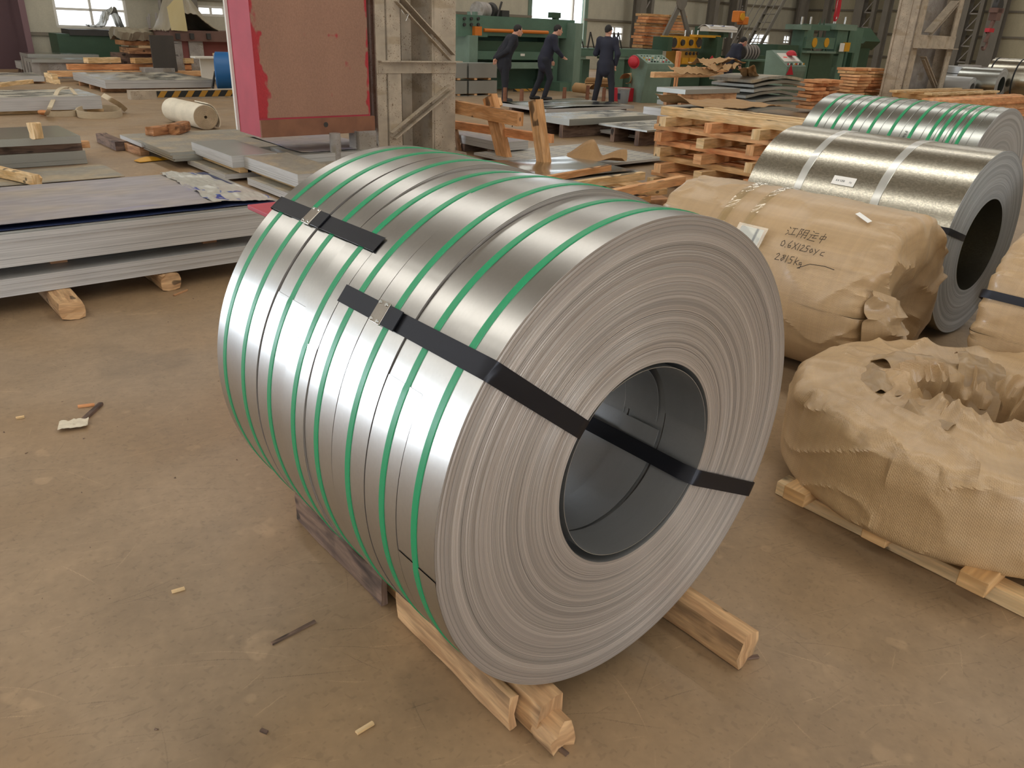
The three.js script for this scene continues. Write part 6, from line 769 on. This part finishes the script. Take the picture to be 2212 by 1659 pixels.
{ const p = far(486, 155, 19.0), o = ts(p), g = thing('drum_fan', 'blue drum fan on a thin tube stand before the red container', 'fan', W(o.t, o.s, 0), TURN + 1.15), cy = p.y; part('drum', revolve([[0.36, -0.2], [0.42, -0.17], [0.42, 0.17], [0.4, 0.2], [0.38, 0.2], [0.38, -0.18]], 40, (r) => r, 0.5).translate(0, cy, 0), M.blue, g); part('grille', merge([...Array.from({ length: 5 }, (_, k) => new THREE.TorusGeometry(0.07 + 0.07 * k, 0.006, 6, 30).translate(0, cy, 0.2)), rod(V(-0.38, cy, 0.2), V(0.38, cy, 0.2), 0.008, 6), rod(V(0, cy - 0.38, 0.2), V(0, cy + 0.38, 0.2), 0.008, 6)]), M.iron, g); part('motor', cyl(0.12, 0.12, 0.24, 18).rotateX(Math.PI / 2).translate(0, cy, 0), M.blackPaint, g); for (let k = 0; k < 5; k++) part('fan_blade', bx(0.12, 0.26, 0.012, 0, 0.22, 0).rotateY(0.5).rotateZ(k * 1.2566).translate(0, cy, 0.08), M.iron, g); for (const z of [-0.22, 0.22]) for (const x of [-0.32, 0.32]) part('stand_leg', rod(V(0.0, cy, z), V(x * 1.15, 0.02, z * 1.5), 0.018, 8), M.iron, g); }
{ const m = lineMachine('white_board', 'white board panel standing behind the blue fan', 'board', 436, 21.3); m.slab('panel_face', 437, 172, 489, 126, 0, 0.05, M.white); m.slab('ledge', 414, 125, 480, 122, -0.25, 0.1, M.white); m.slab('foot', 440, 300, 486, 172, 0.06, 0.3, M.steelGrey); m.slab('log', 469, 121, 492, 116, -0.1, 0.3, M.pale); }
{ // striped kerb
  const m = lineMachine('striped_kerb', 'low kerb rail with black and yellow stripes across the floor', 'kerb', 284, 17.6), { g, L } = m, a = L(284, 213), b = L(720, 205), h = 0.17, wd = b.x - a.x; part('kerb_body', bb(a.x, b.x, 0, h, -0.25, 0), M.steelDust, g); part('black_face', bb(a.x + 0.5, b.x, 0.035, h - 0.012, 0.0, 0.006), M.blackPaint, g); const n = Math.floor((wd - 0.5) / 0.28); for (let k = 0; k < n; k++) { const x = a.x + 0.5 + 0.28 * k, s = new THREE.Shape(); s.moveTo(x, 0.036); s.lineTo(x + 0.13, 0.036); s.lineTo(x + 0.22, h - 0.014); s.lineTo(x + 0.09, h - 0.014); part('yellow_stripe', new THREE.ExtrudeGeometry(s, { depth: 0.003, bevelEnabled: false }).translate(0, 0, 0.0065), M.yellowDull, g); } }
{ // webbing sling over the stack
  const z0 = G(100, 248, 0.02), g = thing('webbing_sling', 'pale webbing sling looped over a sheet stack and across the floor', 'sling', V(z0.x, 0, z0.z), 0), rel = (px, py, h) => { const p = G(px, py, h); return p.sub(V(z0.x, 0, z0.z)); };
  const smooth = (l, n) => new THREE.CatmullRomCurve3(l).getPoints(n), y = yC1;
  part('sling_strap', ribbon(smooth([rel(100, 248, 0.03), rel(108, 232, 0.2), rel(118, 210, y * 0.9), rel(128, 193, y + 0.08), rel(146, 188, y + 0.1), rel(164, 204, y + 0.02)], 40), V(0.75, 0, 0.45), 0.14, 0.01), M.web, g);
  part('sling_strap', ribbon(smooth([rel(100, 248, 0.03), rel(130, 248, 0.03), rel(160, 246, 0.04), rel(172, 238, 0.06), rel(200, 234, 0.05), rel(240, 234, 0.05), rel(262, 240, 0.05), rel(250, 248, 0.05), rel(210, 250, 0.05), rel(172, 247, 0.06), rel(166, 240, 0.07)], 80), V(0, 1, 0.1), 0.11, 0.012), M.web, g);
  part('sling_strap', ribbon(smooth([rel(222, 205, 0.32), rel(238, 214, 0.28), rel(258, 226, 0.16), rel(272, 238, 0.04)], 30), V(0.7, 0.5, 0.3), 0.12, 0.01), M.web, g); part('sling_eye', new THREE.TorusGeometry(0.09, 0.03, 8, 18).rotateX(1.3).translate(0, 0.05, 0), M.redwood, g);
}
{ // felt roll
  const e = G(448, 281), f = ts(e), r = 0.185, L = 1.25, g = thing('felt_roll', 'thick roll of cream felt with a loose flap on the bare floor', 'roll', W(f.t, f.s, 0), TURN + 0.05);
  part('roll_body', revolve([[r, -L], [r, -0.004], [r - 0.006, 0]], 60, (a, th) => a * (1 + 0.03 * Math.sin(th * 2 + 1)), 0.4).translate(0, r, 0), M.felt, g); const pr = []; for (let k = 0; k <= 22; k++) pr.push([r - 0.006 - (r - 0.03) * k / 22, (k % 2) * 0.006 - 0.003]); part('roll_end', revolve(pr, 50, (a, th) => a * (1 + 0.03 * Math.sin(th * 2 + 1)), 0.6).translate(0, r, 0), M.web, g); part('roll_core', revolve([[0.03, 0.0], [0.03, -0.6]], 24).translate(0, r, 0), M.web, g); part('roll_back', revolve([[0.001, -L], [r, -L]], 40).translate(0, r, 0), M.felt, g);
  part('loose_flap', sheetGeo((u, v) => { const a = 1.9 + u * 1.9, k = r + 0.02 + 0.05 * sm(0.5, 1, u); return V(-Math.cos(a) * k, Math.max(0.012, r + Math.sin(a) * k), -0.02 - 0.5 * v); }, 20, 4, 0.014), M.felt, g);
}
for (const [x, y, w, h, d, r, lab] of [[346, 291, 0.36, 0.11, 0.14, 0.5, 'dusty wood offcut lying on the thin sheet pack'], [388, 287, 0.4, 0.13, 0.16, 0.9, 'brown wood offcut with splintered end on the thin sheet pack']]) { const p = gts(x, y, TP.y1); solo('wood_offcut', lab, 'offcut', beamGeo(w, h, d, x, 0.012, 10).translate(0, h / 2, 0), M.dustwood, W(p.t, p.s, TP.y1), TURN + r); }
{ const p = gts(340, 349); solo('yellow_scrap', 'curled yellow plastic scrap on the floor', 'scrap', sheetGeo((u, v) => V(0.42 * (u - 0.5), 0.012 + 0.03 * Math.abs(Math.sin(u * 4)) * v, -0.14 * v), 14, 4, 0.006), M.yellow, W(p.t, p.s), TURN + 0.2); }
{ const a = ts(far(105, 160, 20.0)); for (const [k, l, dx, dz, y, m, lab] of [[0, 5.5, 0, 0, 0.12, M.orange, 'long orange beam lying behind the sling stack'], [1, 4.6, 0.5, 0.3, 0.26, M.redwood, 'reddish beam upon the long orange beam'], [2, 0.9, 0.9, 0.1, 0.42, M.pale, 'pale board end lying across the reddish beam'], [3, 1.1, 2.0, 0.1, 0.42, M.pale2, 'second pale board lying across the reddish beam'], [4, 1.0, 3.3, 0.2, 0.42, M.pale, 'third pale board lying across the reddish beam']]) solo('timber_beam', lab, 'beam', rb(l, 0.13, 0.2, 0.006, l / 2, 0.065, 0), m, W(a.t + dx, a.s + dz, y), TURN + (k > 1 ? 0.35 : 0)); }
{ const m = lineMachine('wall_pipe', 'tall grey downpipe on the wall beside the laced post', 'pipe', 355, SA - 0.25); const p = m.L(355, 60); part('pipe_run', cyl(0.09, 0.09, ROOF - 0.1, 14, p.x, (ROOF - 0.1) / 2, 0), M.steelGrey, m.g); for (const y of [1.5, 3.5, 5.5]) part('pipe_clip', cyl(0.105, 0.105, 0.07, 14, p.x, y, 0), M.column, m.g); }
{ const m = lineMachine('sliding_door_leaf', 'purplish sheet metal door leaf at the far end of the grey wall', 'door leaf', -10, SA - 0.2); m.slab('leaf_sheet', -60, 300, 36, -60, 0, 0.05, M.purple); for (const x of [8, 22, 36]) m.slab('leaf_rib', x, 300, x + 3, -60, -0.04, 0, M.purple); }
// ---------------------------------------------------------------- small debris on the near floor
const DB = 'splinters and scraps of wood on the floor';
function stick(a, b, w, mat, label) { const p = G(...a), q = G(...b), L = p.distanceTo(q); solo('wood_splinter', label, 'splinter', beamGeo(L, w * 0.6, w, a[0], 0.002, 8).translate(L / 2, w * 0.32, 0).rotateY(Math.atan2(-(q.z - p.z), q.x - p.x)), mat, p, 0); }
stick([584, 1394], [678, 1345], 0.011, M.dark, 'long dark splinter lying on the floor beside the coil beam');
stick([768, 1588], [804, 1566], 0.012, M.pale, 'short pale wood splinter lying on open floor');
stick([372, 1281], [400, 1273], 0.012, M.pale, 'small flat pale splinter alone on the floor');
stick([178, 912], [218, 875], 0.022, M.dark, 'dark stick beside a crumpled scrap');
stick([170, 880], [206, 876], 0.016, M.redwood, 'thin reddish lath touching the dark stick');
stick([36, 905], [54, 902], 0.014, M.pale, 'tiny pale wood chip on the floor');
stick([375, 640], [404, 628], 0.014, M.brown, 'thin brown lath by the squared timber end');
stick([1212, 1620], [1228, 1633], 0.012, M.dark, 'dark bark chip at the ragged beam end');
stick([562, 1578], [575, 1583], 0.01, M.dark, 'dark wood crumb pair on the floor');
stick([1598, 1425], [1638, 1420], 0.012, M.dark, 'thin dark splinter at the dusty beam end');
{ const p = G(160, 922); solo('crumpled_scrap', 'crumpled grey paper scrap at the end of the dark stick', 'scrap', sheetGeo((u, v) => V(0.11 * (u - 0.5), 0.012 + 0.014 * Math.abs(f3(u * 6, v * 6, 81)), -0.07 * (v - 0.5)), 14, 10, 0.003), M.felt, p, 0.4); }
{ const q = rng(123), g = thing('floor_grit', 'scattered dark grit and wood crumbs on the concrete', 'grit', V(0, 0, 0), TURN); g.userData.kind = 'stuff'; const l = []; for (let k = 0; k < 420; k++) { const t = -2.2 + 6 * q(), s = 0.5 + 5.2 * q() ** 1.3, r = 0.0018 + 0.004 * q() ** 3; if ((Math.abs(t - 1.26) < 0.75 && s < 2.6) || Math.hypot(t - 2.94, s - 0.83) < 1.15 || (t > 3.1 && s < 3.2)) continue; l.push(new THREE.TetrahedronGeometry(r).scale(1 + 2 * q(), 0.5, 1).rotateY(q() * 6).translate(t, r * 0.3, -s)); } part('grit', merge(l), M.dark, g).userData.kind = 'stuff'; }
renderer.render(scene, camera);
